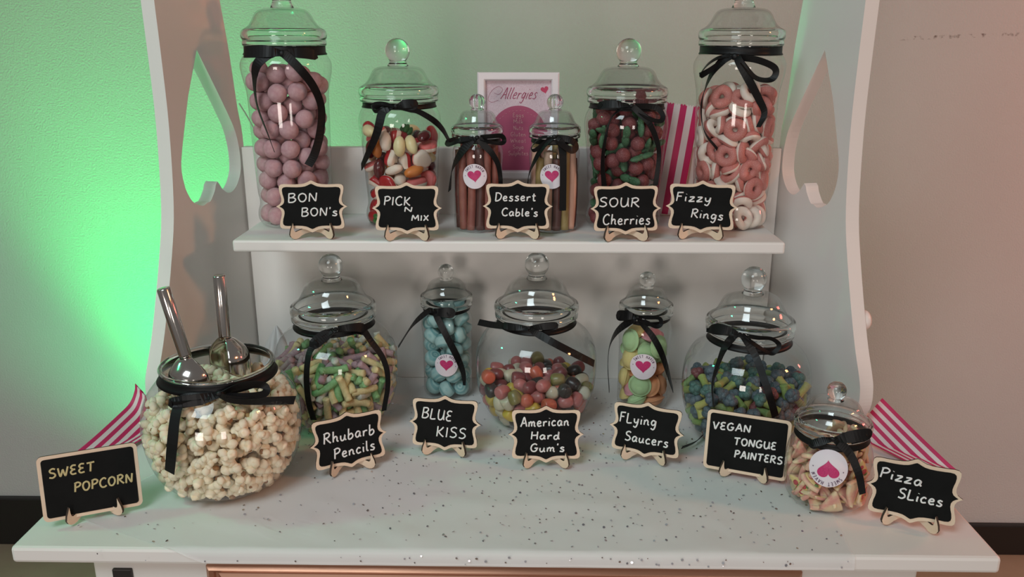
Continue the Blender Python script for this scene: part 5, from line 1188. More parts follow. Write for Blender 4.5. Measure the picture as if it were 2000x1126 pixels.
def make_jar(key):
    k, s, X, Y, Z, bw, pieces, st = DATA['jar'][key]
    base = TOP + Z + (0.0035 if Z == 0 else 0.0006)
    jar = thing('fishbowl_jar' if k == 'P' else 'sweet_jar', JL[key], 'jar', (X, Y, base))
    pr = [(r * s, h * s) for r, h in PROF[k]]
    bm = bmesh.new()
    lathe(bm, smooth_prof(pr), 72)
    if k == 'P':                       # rolled lip of the open bowl
        R0, H0 = pr[-1]
        for q in range(0):
            pass
        lathe(bm, [(R0 + .0028 * math.cos(a), H0 + .0022 * math.sin(a)) for a in [2 * PI * i / 10 for i in range(10)]], 72, mi=1, close=True)
    link('jar_body', bm, [WALLJAR, GLASS], jar)
    if k in LIDS:
        r, h0, h1, h2, kr, kc = [v * s for v in LIDS[k]]
        dh = h2 - h1
        bm = bmesh.new()
        outer = [(r * .93, h0), (r * .975, h0 + .0008), (r * .985, h0 + (h1 - h0) * .28), (r, h0 + (h1 - h0) * .42), (r * 1.005, h0 + (h1 - h0) * .68), (r * .985, h0 + (h1 - h0) * .9), (r * .95, h1),
                 (r * .86, h1 + dh * .10), (r * .78, h1 + dh * .26), (r * .715, h1 + dh * .48), (r * .665, h1 + dh * .68), (r * .60, h1 + dh * .84), (r * .50, h1 + dh * .94), (r * .36, h1 + dh * .985), (r * .20, h1 + dh)]
        outer = crom(outer, 3)
        t = 0.0018 * s
        inner = []
        for i, (a, b) in enumerate(outer):
            p0, p1 = outer[max(0, i - 1)], outer[min(len(outer) - 1, i + 1)]
            dx, dz = p1[0] - p0[0], p1[1] - p0[1]
            l = math.hypot(dx, dz) or 1
            inner.append((max(0.0, a - dz / l * t), b + dx / l * t))
        nk0 = next(i for i, p in enumerate(outer) if p[1] >= h1)
        outer, inner = outer[nk0:], inner[nk0:]
        prof2 = outer + [(0, h1 + dh * 1.0)] + [(0, h1 + dh - t * 1.1)] + inner[::-1]
        lathe(bm, prof2, 72, close=True)
        bmesh.ops.recalc_face_normals(bm, faces=bm.faces)
        rim = [(r * .955, h0), (r * .985, h0 + .0006), (r * .99, h0 + (h1 - h0) * .26), (r * .975, h0 + (h1 - h0) * .36), (r, h0 + (h1 - h0) * .48), (r * 1.008, h0 + (h1 - h0) * .68), (r * .99, h0 + (h1 - h0) * .9), (r * .95, h1), (r * .90, h1 + dh * .05)]
        rin = [(r * .885, h1 - t), (r * .90, h0 + (h1 - h0) * .6), (r * .915, h0 + (h1 - h0) * .3), (r * .92, h0)]
        lathe(bm, crom(rim, 3) + crom(rin, 2), 72, mi=1, close=True)
        bmesh.ops.recalc_face_normals(bm, faces=bm.faces)
        lid = link('jar_lid', bm, [WALLJAR, GLASS], jar)
        bm = bmesh.new()
        kn = [(kr * .86, h2 + .0002), (kr * .72, h2 + (kc - kr - h2) * .6 + kr * .12), (kr * .66, kc - kr * .80)]
        kn += [(kr * math.sin(a), kc - kr * math.cos(a)) for a in [math.radians(d) for d in range(44, 176, 11)]]
        kn = [(0, h2 + .0002)] + kn + [(0, kc + kr)]
        lathe(bm, kn, 40)
        if key in ('cabL', 'cabR'):    # fluted knob
            for v in bm.verts:
                a = math.atan2(v.co.y, v.co.x)
                f = 1 + .075 * math.cos(9 * a)
                v.co.x *= f
                v.co.y *= f
        bmesh.ops.recalc_face_normals(bm, faces=bm.faces)
        link('knob', bm, GLASS, lid)
    # ribbon tied round the neck
    nk = pr[-2][1] if k != 'P' else pr[-3][1]
    nh = nk - (.0 if k in ('A',) else .001)
    if k == 'A':
        nh = .2478
    elif k == 'P':
        nh = pr[-3][1] + .0035
    else:
        nh = pr[-2][1] + .0012 * s
    bm = bmesh.new()
    rows = []
    hb = bw / 2
    zs = [nh - hb, nh - hb * .5, nh, nh + hb * .5, nh + hb]
    prof2 = [(max(prof_r(pr, z), prof_r(pr, nh)) + .0014, z) for z in zs] + [(max(prof_r(pr, z), prof_r(pr, nh)) + .0006, z) for z in zs[::-1]]
    lathe(bm, prof2, 64, close=True)
    for v in bm.verts:                 # the band sags a little
        a = math.atan2(v.co.y, v.co.x)
        v.co.z += .0006 * math.sin(2 * a + X * 40) - .0008 * max(0, -math.sin(a))
    rib = link('ribbon_band', bm, RIBBON, jar)
    for kind, pts in pieces:
        bm = bmesh.new()
        ribbon_strip(bm, pts, {'A': .0125, 'P': .0125}.get(k, .0095), pr, kind == 'ground')
        link({'loop': 'bow_loop', 'tail': 'ribbon_tail', 'ground': 'ribbon_tail'}[kind], bm, RIBBON, rib, False)
    # knot
    a, b = pieces[0][1][0], pieces[1][1][0]
    c = Vector([(a[i] + b[i]) / 2 * 1e-4 for i in range(3)])
    bm = bmesh.new()
    bmesh.ops.create_icosphere(bm, subdivisions=2, radius=1)
    kw = .0046 if k in ('A', 'P') else .0032
    ang = math.atan2(c.y, c.x)
    for v in bm.verts:
        d = Vector((v.co.x * kw * .55, v.co.y * kw * 1.15, v.co.z * kw)) * (1 + .12 * noise_val(v.co, 2.0))
        v.co = Matrix.Rotation(ang, 3, 'Z') @ d + c
    link('bow_knot', bm, RIBBON, rib)
    if st:
        sticker(jar, pr, st)
    return jar


for key in ('bon', 'pick', 'cabL', 'cabR', 'che', 'fiz', 'pop', 'rhu', 'blue', 'gum', 'sau', 'veg', 'piz'):
    make_jar(key)

# ------------------------------------------------------------------ chalkboard cards on plywood feet
SIGN_LABEL = {
    'bon': "scalloped chalkboard card reading BON BON's on the shelf",
    'pick': 'scalloped chalkboard card reading PICK N MIX on the shelf',
    'cab': "scalloped chalkboard card reading Dessert Cable's on the shelf",
    'che': 'scalloped chalkboard card reading SOUR Cherries on the shelf',
    'fiz': 'scalloped chalkboard card reading Fizzy Rings on the shelf',
    'rhu': 'scalloped chalkboard card reading Rhubarb Pencils, turned beside the popcorn bowl',
    'blue': 'scalloped chalkboard card reading BLUE KISS in front of the blue sweets',
    'gum': "scalloped chalkboard card reading American Hard Gum's on the white cloth",
    'sau': 'scalloped chalkboard card reading Flying Saucers on the white cloth',
    'veg': 'rectangular chalkboard card reading VEGAN TONGUE PAINTERS in white chalk',
    'piz': 'scalloped chalkboard card reading Pizza Slices at the cart corner',
    'pop': 'rectangular chalkboard card reading SWEET POPCORN in yellowish chalk',
}
QUAD = [(0, 1.0), (.05, .975), (.11, .93), (.19, .885), (.30, .858), (.45, .848), (.62, .852), (.76, .862), (.85, .845), (.895, .79), (.905, .70), (.89, .55), (.862, .42), (.845, .30), (.85, .19), (.885, .10), (.94, .045), (1.0, .0)]


def plaque(scale_in=0.0, W=1.0, H=1.0):
    """scalloped outline in metres, shrunk inwards by scale_in metres"""
    q = QUAD + [(u, -v) for u, v in QUAD[-2::-1]]
    q = q + [(-u, v) for u, v in q[-2:0:-1]]
    pts = [(u * W / 2, v * H / 2) for u, v in q]
    if not scale_in:
        return pts
    out = []
    n = len(pts)
    for i in range(n):
        (ax, ay), (bx, by) = pts[i - 1], pts[(i + 1) % n]
        tx, ty = bx - ax, by - ay
        l = math.hypot(tx, ty)
        out.append((pts[i][0] + ty / l * scale_in, pts[i][1] - tx / l * scale_in))
    return out


def rect(scale_in, W, H, r=.006):
    hw, hh = W / 2 - scale_in, H / 2 - scale_in
    rr = max(.002, r - scale_in * .6)
    out = []
    for cx, cy, a0 in ((hw - rr, hh - rr, 90), (hw - rr, -hh + rr, 0), (-hw + rr, -hh + rr, -90), (-hw + rr, hh - rr, -180)):
        for k in range(6):
            a = math.radians(a0 - 18 * k)
            out.append((cx + rr * math.cos(a), cy + rr * math.sin(a)))
    return out


def foot_bm(sd):
    """thin plywood foot: rounded outer end with a horn that holds the card, sweeping in to the middle at the back"""
    prof = [(0, .0068), (.0016, .0030), (.0045, .0008), (.0085, .0), (.0125, .0010), (.0170, .0038), (.0230, .0060), (.0300, .0068), (.0370, .0068), (.0370, .0128), (.0290, .0132), (.0200, .0128), (.0130, .0112), (.0088, .0100), (.0068, .0112), (.0060, .0148), (.0056, .0225), (.0036, .0180), (.0012, .0125)]
    bm = bmesh.new()
    ang = math.radians(40)
    ox, oy = sd * .0300, -.0060

    def place(u, v, d):
        # u runs inwards and backwards
        x = ox - sd * u * math.cos(ang) + sd * (d - .0015) * math.sin(ang)
        y = oy + u * math.sin(ang) * .9 + (d - .0015) * math.cos(ang)
        return (x, y, v)
    prism(bm, prof, .003, place, 0, 1)
    return bm


def make_sign(key):
    kind, X, Y, yaw, lean, W, H, z0, roll, lines = DATA['sign'][key]
    on_shelf = z0 > .2
    base = TOP + z0 - .0095 + (0.0006 if on_shelf else .0030)
    s = thing('chalkboard_card', SIGN_LABEL[key], 'sign', (X, Y, base), (0, 0, yaw), 'chalkboard name cards')
    cl, sl, cr, sr = math.cos(lean), math.sin(lean), math.cos(roll), math.sin(roll)
    lift = .0095 - (.0006 if on_shelf else .0030)

    def place(u, v, d):
        u, v = u * cr - v * sr, u * sr + v * cr
        v += H / 2
        return (u, v * sl + d * cl, lift + v * cl - d * sl)
    bd = .0085 * W / .1
    out = plaque(0, W, H) if kind == 'p' else rect(0, W, H)
    ins = plaque(0, W - bd * 1.12, H - bd * 1.12) if kind == 'p' else rect(bd * .46, W, H)
    bm = bmesh.new()
    prism(bm, out, .003, place, 0, 1)
    link('wooden_board', bm, [PLY, CHAR], s, False)
    bm = bmesh.new()
    prism(bm, ins, -.0005, place)
    pn = link('chalk_panel', bm, SLATE, s, False)
    bm = bmesh.new()
    nrm = Vector((0, -cl, sl))
    for i, (t, ua, va, ub, vb, cap) in enumerate(lines):
        def pl(u, v):
            return Vector(place(u, v, -.0007)), nrm
        write(bm, t, ua * W / 2000, va * H / 2000, ub * W / 2000, vb * H / 2000, cap * H / 2000, pl, .00100 * W / .096, seed=len(t) * 7 + i)
    link('chalk_lettering', bm, CHALKY if key == 'pop' else CHALK, pn, True)
    for sd in (-1, 1):
        link('plywood_foot', foot_bm(sd), [PLY, CHAR], s, False)
    bm = bmesh.new()
    box(bm, (-.0085, .0135, .0072), (.0085, .0160, .0124))
    link('cross_brace', bm, PLY, s, False)


for key in SIGN_LABEL:
    make_sign(key)

# ------------------------------------------------------------------ framed allergy notice hooked on the back board
fr = thing('photo_frame', 'white photo frame holding the pink Allergies notice on the back board', 'frame', (0.0128, 1.285, TOP + 0.3343))
FW, FH, FB = 0.1215, 0.1580, 0.0125
bm = bmesh.new()
mould = [(0, 0), (0, -.012), (.002, -.0135), (.0095, -.0135), (.0115, -.0115), (.0125, -.004), (.0125, 0)]
cs = [((-FW / 2, 0), (1, 1)), ((FW / 2, 0), (-1, 1)), ((FW / 2, FH), (-1, -1)), ((-FW / 2, FH), (1, -1))]
rings = [[bm.verts.new((cx + dx * a, .0135 + b, cz + dz * a)) for a, b in mould] for (cx, cz), (dx, dz) in cs]
for i in range(4):
    a, b = rings[i], rings[(i + 1) % 4]
    for k in range(len(mould)):
        k2 = (k + 1) % len(mould)
        bm.faces.new((a[k], a[k2], b[k2], b[k]))
bmesh.ops.recalc_face_normals(bm, faces=bm.faces)
link('frame_moulding', bm, mat('white_frame_gloss', (0.80, 0.74, 0.76), 0.3), fr, False)
NOTICE = mat('pale_pink_glitter_paper', (0.70, 0.55, 0.60), 0.55, noise=(700, (0.60, 0.42, 0.48), 0.45, 0.7))
bm = bmesh.new()
box(bm, (-FW / 2 + .010, .0095, .010), (FW / 2 - .010, .0125, FH - .010))
nt_ = link('notice_sheet', bm, NOTICE, fr, False)
ROSE = mat('rose_pink_print', (0.42, 0.075, 0.155), 0.6)
CREAM = mat('cream_print', (0.75, 0.42, 0.42), 0.6)
bm = bmesh.new()
arch = [(-.0425, .0125), (.0425, .0125), (.0425, .066)]
for k in range(1, 24):
    a = PI * k / 24
    arch.append((.0425 * math.cos(a), .066 + .0435 * math.sin(a)))
arch.append((-.0425, .066))
prism(bm, arch, .0004, lambda u, v, d: (u, .0092 + d, v))
link('printed_arch', bm, ROSE, nt_, False)


def flat_write(bm, t, xc, z, width, cap, r, y, seed=3, slant=0.0):
    write(bm, t, xc - width / 2, z, xc + width / 2, z, cap, lambda u, v: (Vector((u, y, v)), Vector((0, -1, 0))), r, 0.0, slant, seed)


bm = bmesh.new()
for i, (t, wd) in enumerate((('Eggs', .0165), ('Milk', .0145), ('Nuts', .0145), ('Gluten', .0225), ('Wheat', .0235), ('Soya', .0165), ('Sulphites', .030))):
    z = .0925 - i * .0095
    G['p'] = (.46, [[(.05, .5), (.05, .1), (.04, -.36)], [(.05, .36), (.24, .54), (.42, .3), (.24, .02), (.06, .12)]])
    flat_write(bm, t, 0.0, z, wd, .0062, .00033, .0088)
for th0, rr in ((150, .0365),):
    P = [Vector((rr * math.cos(math.radians(th)), .0088, .066 + rr * math.sin(math.radians(th)) + .0006 * math.sin(th * 1.9))) for th in range(140, 38, -3)]
    for a in range(0, len(P) - 2, 3):
        tube(bm, P[a:a + 2], .0003, 5, squash=(0, -1, 0))
link('allergen_list', bm, CREAM, nt_, True)
bm = bmesh.new()
flat_write(bm, 'Allergies', -.0005, .1195, .052, .0165, .00052, .0090, slant=.42)
sw = crom([(-.030, .1175), (-.040, .1145), (-.0455, .119), (-.040, .131), (-.030, .1375), (-.0235, .133), (-.029, .126), (-.036, .128)], 6)
tube(bm, [(x, .0090, z) for x, z in sw], .0002, 5, squash=(0, -1, 0))
link('script_heading', bm, ROSE, nt_, True)
bm = bmesh.new()
prism(bm, [(.0395 + x * .0062, .132 + y * .0062) for x, y in [(x * math.cos(.25) - y * math.sin(.25), x * math.sin(.25) + y * math.cos(.25)) for x, y in heart_pts(36)]], .0004, lambda u, v, d: (u, .0090 + d, v))
link('small_heart', bm, mat('small_heart_red', (0.55, 0.05, 0.12), 0.6), nt_, False)
bm = bmesh.new()
box(bm, (-.012, .0135, .03), (.012, .0165, .066))
link('hanging_tab', bm, DARK, fr, False)

# ------------------------------------------------------------------ striped paper sweet bags
def stripes():
    m = bpy.data.materials.new('pink_white_stripes')
    m.use_nodes = True
    nt = m.node_tree
    b = nt.nodes['Principled BSDF']
    b.inputs['Roughness'].default_value = 0.55
    at = nt.nodes.new('ShaderNodeAttribute')
    at.attribute_name = 'across'
    mu = nt.nodes.new('ShaderNodeMath')
    mu.operation = 'FRACT'
    gt = nt.nodes.new('ShaderNodeMath')
    gt.operation = 'GREATER_THAN'
    gt.inputs[1].default_value = 0.5
    mx = nt.nodes.new('ShaderNodeMix')
    mx.data_type = 'RGBA'
    mx.inputs['A'].default_value = (0.58, 0.02, 0.12, 1)
    mx.inputs['B'].default_value = (0.80, 0.68, 0.68, 1)
    nt.links.new(at.outputs['Fac'], mu.inputs[0])
    nt.links.new(mu.outputs[0], gt.inputs[0])
    nt.links.new(gt.outputs[0], mx.inputs['Factor'])
    nt.links.new(mx.outputs['Result'], b.inputs['Base Color'])
    return m


STRIPES = stripes()


def paper_bag(label, place, wd, ln, nst, bulge=.006, serr=True):
    """two sheets joined at the sides; place(a, l, d): across, along and thickness -> 3D; pinked top edge"""
    bm = bmesh.new()
    lay = bm.verts.layers.float.new('across')
    nx, nl = 60, 26
    sides = []
    for sgn in (-1, 1):
        g = []
        for j in range(nl + 1):
            row = []
            for i in range(nx + 1):
                a, l = i / nx, j / nl
                th = .0006 + bulge * (math.sin(PI * a) ** .6) * (0.25 + .75 * math.sin(PI * min(1, l * 1.15) * .5))
                ll = l * ln
                if serr and j == nl:
                    ll += .0016 * (1 if i % 2 else -1)
                v = bm.verts.new(place(a * wd, ll, sgn * th / 2))
                v[lay] = a * nst + .02
                row.append(v)
            g.append(row)
        for j in range(nl):
            for i in range(nx):
                q = (g[j][i], g[j][i + 1], g[j + 1][i + 1], g[j + 1][i])
                bm.faces.new(q if sgn < 0 else q[::-1])
        sides.append(g)
    a, b = sides
    for j in range(nl):
        bm.faces.new((a[j][0], a[j + 1][0], b[j + 1][0], b[j][0]))
        bm.faces.new((a[j + 1][nx], a[j][nx], b[j][nx], b[j + 1][nx]))
    for i in range(nx):
        bm.faces.new((a[0][i + 1], a[0][i], b[0][i], b[0][i + 1]))
    o = link('striped_paper_bag', bm, STRIPES, None, True)
    return tag(o, label, 'paper bag', 'striped paper sweet bags')


tb = math.radians(7)
paper_bag('pink and white striped paper bag standing on the shelf behind the cherries jar',
          lambda a, l, d: (0.137 + a * math.cos(tb) + l * math.sin(tb), 1.290 + d, SHELF + .0165 + l * math.cos(tb) - a * math.sin(tb)), .128, .166, 6.5)


def lean_bag(path, wv):
    """sheet swept along a bent edge line, spreading by wv across; it never sinks into the table"""
    P = [Vector(p) for p in crom(path, 12)]
    Wv = Vector(wv)
    n = len(P) - 1

    def place(a, l, d):
        t = l * n
        i = min(int(t), n - 1)
        p = P[i].lerp(P[i + 1], t - i)
        tg = (P[i + 1] - P[i]).normalized()
        N = tg.cross(Wv).normalized()
        if N.z < 0:
            N = -N
        q = p + Wv * a + N * d
        q.z = max(q.z, .0055 + d)
        return q + Vector((0, 0, TOP))
    return place


paper_bag('pink and white striped paper bag leaning outside the right panel behind Pizza Slices card',
          lean_bag([(.584, .99, .006), (.576, 1.004, .012), (.552, 1.05, .033), (.5255, 1.1, .058)], (-.036, -.012, -.044)), 1.0, 1.0, 5.4, .003, False)
paper_bag('pink and white striped paper bag with curled end behind the SWEET POPCORN card',
          lean_bag([(-.590, .965, .002), (-.5637, 1.02, .019), (-.546, 1.075, .034), (-.538, 1.098, .043), (-.533, 1.107, .058), (-.532, 1.109, .068)], (.040, -.012, -.044)), 1.0, 1.0, 5.4, .003, False)


# ------------------------------------------------------------------ metal scoops in the popcorn
def scoop(label, top, bottom, back):
    top, bottom = Vector(top), Vector(bottom)
    ax = (top - bottom)
    L = ax.length
    o = thing('metal_scoop', label, 'scoop', bottom, (0, 0, 0), 'metal popcorn scoops')
    zz_ = ax.normalized()
    xx_ = Vector(back)
    xx_ = (xx_ - zz_ * xx_.dot(zz_)).normalized()
    yy_ = zz_.cross(xx_)
    o.rotation_mode = 'QUATERNION'
    o.rotation_quaternion = Matrix((xx_, yy_, zz_)).transposed().to_quaternion()
    bm = bmesh.new()
    lathe(bm, [(0, -.002), (.0068, -.002), (.0074, .004), (.0078, L * .5), (.0078, L - .0015), (.0070, L), (0, L)], 28)
    link('handle', bm, STEEL, o)
    bm = bmesh.new()
    R0 = .0285
    prof = [(.008, .0005), (.012, -.0015), (.0172, -.006), (.0235, -.0125), (.0272, -.021), (R0, -.031), (R0, -.043), (R0, -.056)]
    grid = []
    nseg = 30
    for layer, off in ((0, 0.0), (1, -.0012)):
        g = []
        for r, z in crom(prof, 3):
            row = []
            for k in range(nseg + 1):
                a = math.radians(-112 + 224 * k / nseg)
                zz = z + (.016 * max(0, (abs(a) - .8)) * max(0, min(1, (-z - .015) / .04)))
                row.append(bm.verts.new(((r + off) * math.cos(a), (r + off) * math.sin(a), zz + (off * .3))))
            g.append(row)
        for A, B2 in zip(g, g[1:]):
            for k in range(nseg):
                f = (A[k], A[k + 1], B2[k + 1], B2[k])
                bm.faces.new(f if layer == 0 else f[::-1])
        grid.append(g)
    a, b = grid
    for j in range(len(a) - 1):
        for e in (0, nseg):
            bm.faces.new((a[j][e], a[j + 1][e], b[j + 1][e], b[j][e]))
    for k in range(nseg):
        bm.faces.new((a[-1][k], a[-1][k + 1], b[-1][k + 1], b[-1][k]))
        bm.faces.new((a[0][k], a[0][k + 1], b[0][k + 1], b[0][k]))
    bmesh.ops.recalc_face_normals(bm, faces=bm.faces)
    link('scoop_bowl', bm, STEEL, o)


scoop('polished metal scoop leaning left in the popcorn, rounded back showing', (-0.3959, 0.9350, 1.0424), (-0.3790, 0.9350, 0.9566), (-.75, -.65, 0))
scoop('polished metal scoop standing behind the other, open hollow showing', (-0.3480, 0.9850, 1.0442), (-0.3471, 0.9800, 0.9645), (.70, .70, 0))

# ------------------------------------------------------------------ sweets
rnd = random.Random(4)


def ico(bm, r, sub, c=(0, 0, 0), scale=(1, 1, 1), namp=0.0, nsc=1.0, seed=0.0, mi=0):
    g = bmesh.ops.create_icosphere(bm, subdivisions=sub, radius=1.0)
    for v in g['verts']:
        k = 1 + namp * noise_val(v.co, nsc, seed)
        v.co = Vector((v.co.x * r * scale[0] * k + c[0], v.co.y * r * scale[1] * k + c[1], v.co.z * r * scale[2] * k + c[2]))
    for f in {f for v in g['verts'] for f in v.link_faces}:
        f.material_index = mi
    return g['verts']


def proto(name, bm, mats):
    o = link(name, bm, mats)
    return o


def spread(key, chooser, group, euler=None):
    """chooser(i) -> (prototype, label, category); the first use of a prototype is the prototype itself"""
    k, s, X, Y, Z = DATA['jar'][key][:5]
    base = TOP + Z + (0.0035 if Z == 0 else 0.0006)
    used = set()
    for i, row in enumerate(DATA['sweets'][key]):
        v = row
        p, label, cat = chooser(i, v)
        if p.name in used:
            o = p.copy()
            C.objects.link(o)
        else:
            o = p
            used.add(p.name)
        o.rotation_mode = 'QUATERNION'
        if len(v) > 3:
            q = Quaternion((v[3] / 100, v[4] / 100, v[5] / 100, v[6] / 100)).normalized()
        else:
            q = Quaternion((rnd.gauss(0, 1), rnd.gauss(0, 1), rnd.gauss(0, 1), rnd.gauss(0, 1))).normalized()
        o.rotation_quaternion = q
        o.location = (X + v[0] * 1e-4, Y + v[1] * 1e-4, base + v[2] * 1e-4)
        tag(o, label, cat, group)


def sugar(name, col, rough=0.6, sss=0.25, grain=True, col2=None):
    return mat(name, col, rough, sss=sss, bump=(1400, .35, .0006) if grain else None, noise=(900, col2 or tuple(min(1, c * 1.25 + .10) for c in col), .5, .72) if grain else None)


# bon bons
BB = mat('dusty_pink_sugar', (0.53, 0.30, 0.33), 0.85, spec=.2, bump=(500, .25, .0008), noise=(160, (0.62, 0.40, 0.42), .35, .7))
pb = []
for k in range(3):
    bm = bmesh.new()
    ico(bm, .0136, 3, scale=(1, 1, .96), namp=.05, nsc=1.2, seed=k * 3.1)
    pb.append(proto('bon_bon', bm, BB))
spread('bon', lambda i, v: (pb[i % 3], 'dusty pink sugar coated bon bon inside the tall bon bon jar', 'sweet'), 'dusty pink bon bons')

# pick n mix
MIX = []
RED = mat('red_jelly', (0.42, 0.015, 0.02), .3, sss=.3, coat=.3)
PINKF = mat('coral_pink_foam', (0.72, 0.17, 0.16), .55, sss=.2)
FOAMW = mat('cream_white_foam', (0.80, 0.68, 0.58), .6, sss=.2)
BEAN = mat('cream_yellow_shell', (0.78, 0.68, 0.38), .35)
LEAF = mat('green_jelly', (0.035, 0.16, 0.03), .4, sss=.3)
DKRED = mat('dark_cola_jelly', (0.10, 0.012, 0.015), .25, coat=.4)
ORNG = mat('orange_jelly', (0.66, 0.22, 0.05), .4, sss=.3)


def two_layer_blob(sx, sy, sz, ma, mb, heart=False):
    bm = bmesh.new()
    n = 36
    hp = heart_pts(n) if heart else [(math.cos(2 * PI * k / n), math.sin(2 * PI * k / n) * (1 + .12 * math.cos(6 * PI * k / n))) for k in range(n)]
    lv = [(-1, .70), (-.8, .92), (-.35, 1), (0.0, 1), (.35, .99), (.75, .88), (1, .62)]
    rows = [[bm.verts.new((x * sx * f, y * sy * f, z * sz)) for x, y in hp] for z, f in lv]
    for j in range(len(rows) - 1):
        for k in range(n):
            f = bm.faces.new((rows[j][k], rows[j][(k + 1) % n], rows[j + 1][(k + 1) % n], rows[j + 1][k]))
            f.material_index = 0 if lv[j][0] >= 0 else 1
    f = bm.faces.new(rows[0][::-1])
    f.material_index = 1
    bm.faces.new(rows[-1])
    return bm


MIX.append((proto('foam_sweet', two_layer_blob(.0165, .0125, .0065, 0, 0), [PINKF, FOAMW]), 'coral pink and white foam sweet in the mixed gummy jar', 'foam sweet'))
MIX.append((proto('heart_sweet', two_layer_blob(.014, .013, .007, 0, 0, True), [RED, FOAMW]), 'red and white heart gummy in the mixed gummy jar', 'gummy sweet'))
bm = bmesh.new()
ico(bm, .0085, 3, scale=(1.75, 1, 1), namp=.06, nsc=.9, seed=2)
for v in bm.verts:
    v.co.y += 9.0 * v.co.x * v.co.x
MIX.append((proto('jelly_bean', bm, BEAN), 'cream yellow bean shaped sweet in the mixed gummy jar', 'sweet'))
bm = bmesh.new()
ico(bm, .0105, 3, c=(-.004, 0, 0), scale=(1.3, 1, .9), namp=.05, nsc=2, seed=5)
for k in range(5):
    a = 2 * PI * k / 5
    ico(bm, .0055, 2, c=(.0125, .0055 * math.cos(a), .0055 * math.sin(a)), scale=(1.5, .75, .75), mi=1)
MIX.append((proto('strawberry_gummy', bm, [RED, LEAF]), 'red strawberry gummy with green top in the mixed gummy jar', 'gummy sweet'))
bm = bmesh.new()
ico(bm, .0095, 3, scale=(1.5, 1, .8), namp=.10, nsc=1.3, seed=8)
MIX.append((proto('dark_gummy', bm, DKRED), 'dark cola coloured gummy in the mixed gummy jar', 'gummy sweet'))
bm = bmesh.new()
ico(bm, .0095, 3, scale=(1.55, 1, .85), namp=.14, nsc=1.4, seed=9)
MIX.append((proto('orange_gummy', bm, ORNG), 'orange gummy in the mixed gummy jar', 'gummy sweet'))
bm = bmesh.new()
ico(bm, .0088, 3, scale=(1.6, 1.0, .8), namp=.12, nsc=1.2, seed=12)
MIX.append((proto('white_gummy', bm, FOAMW), 'creamy white foam sweet in the mixed gummy jar', 'foam sweet'))
MIX.append((proto('red_slice', two_layer_blob(.0185, .012, .005, 0, 0), [RED, FOAMW]), 'red slice gummy with a pale underside in the mixed gummy jar', 'gummy sweet'))
order = [0, 1, 2, 3, 7, 6, 1, 4, 0, 3, 5, 2, 7, 1, 6, 0, 4]
spread('pick', lambda i, v: MIX[order[i % len(order)]], 'pick and mix sweets')

# sour cherries
CH = sugar('sugared_dark_red', (0.17, 0.030, 0.034), .6, .2, True, (0.34, 0.13, 0.13))
CL = sugar('sugared_green_leaf', (0.045, 0.135, 0.06), .6, .2, True, (0.14, 0.25, 0.15))
pc = []
for k in range(3):
    bm = bmesh.new()
    ico(bm, .0118, 3, c=(-.0098, 0, 0), scale=(1, 1, .95), namp=.07, nsc=1.3, seed=k)
    ico(bm, .0118, 3, c=(.0098, 0, -.001), scale=(1, 1, .95), namp=.07, nsc=1.3, seed=k + 9)
    tube(bm, crom([(-.0098, 0, .010), (-.004, .001, .0165), (.0, .002, .019), (.005, .001, .0155), (.0098, 0, .010)], 5), .0028, 8, mi=1)
    ico(bm, .0095, 2, c=(-.008, .004, .0172), scale=(1.35, .72, .42), namp=.1, nsc=1.5, seed=k, mi=1)
    ico(bm, .0095, 2, c=(.009, .004, .0172), scale=(1.35, .72, .42), namp=.1, nsc=1.5, seed=k + 4, mi=1)
    for v in bm.verts:
        v.co *= .88
    pc.append(proto('sour_cherry', bm, [CH, CL]))
spread('che', lambda i, v: (pc[i % 3], 'sugared dark red twin cherry gummy with green leaves', 'gummy sweet'), 'sour cherry gummies')

# fizzy rings
FR = sugar('fizzy_ring_red', (0.56, 0.19, 0.165), .55, .3, True, (0.66, 0.33, 0.29))
FWm = mat('fizzy_ring_white', (0.82, 0.70, 0.62), .6, sss=.2)
pr_ = []
for k in range(3):
    bm = bmesh.new()
    n, m_ = 34, 14
    rings = []
    for i in range(n):
        a = 2 * PI * i / n
        wob = .0022 * math.sin(2 * a + k) if k else 0
        rings.append([bm.verts.new(((.0098 + .0066 * math.cos(2 * PI * j / m_)) * math.cos(a) * (1 + .06 * k), (.0098 + .0066 * math.cos(2 * PI * j / m_)) * math.sin(a) * (1 - .08 * k), .0062 * math.sin(2 * PI * j / m_) + wob)) for j in range(m_)])
    for i in range(n):
        for j in range(m_):
            f = bm.faces.new((rings[i][j], rings[(i + 1) % n][j], rings[(i + 1) % n][(j + 1) % m_], rings[i][(j + 1) % m_]))
            f.material_index = 0 if j < m_ * .56 else 1
    pr_.append(proto('fizzy_ring', bm, [FR, FWm]))
spread('fiz', lambda i, v: (pr_[i % 3], 'pink red and white sugared gummy ring in the tall jar', 'gummy sweet'), 'fizzy rings')

# rhubarb pencils
pp = []
for cn, col in (('pale yellow', (0.60, 0.52, 0.27)), ('green', (0.20, 0.40, 0.17)), ('dusty mauve', (0.39, 0.26, 0.29)), ('chalky white', (0.52, 0.54, 0.47))):
    pm = mat('chalky_' + cn.replace(' ', '_'), col, .85, spec=.2, bump=(900, .25, .0006), noise=(260, tuple(min(1, c * 1.12 + .05) for c in col), .4, .7))
    for b in (0, .0030, -.0045):
        bm = bmesh.new()
        P = crom([(-.0190, b * .9, 0), (-.010, b * .2, .0004), (0, 0, 0), (.010, b * .25, -.0004), (.0190, b, 0)], 4)
        tube(bm, P, .0050, 10)
        for v in bm.verts:
            v.co += Vector((0, noise_val(v.co, 160, b * 900), noise_val(v.co, 170, 4 + b * 900))) * .0004
        pp.append((proto('rhubarb_pencil', bm, pm), cn + ' chalky pencil sweet in the round jar behind Rhubarb Pencils', 'sweet'))
rr12 = random.Random(21)
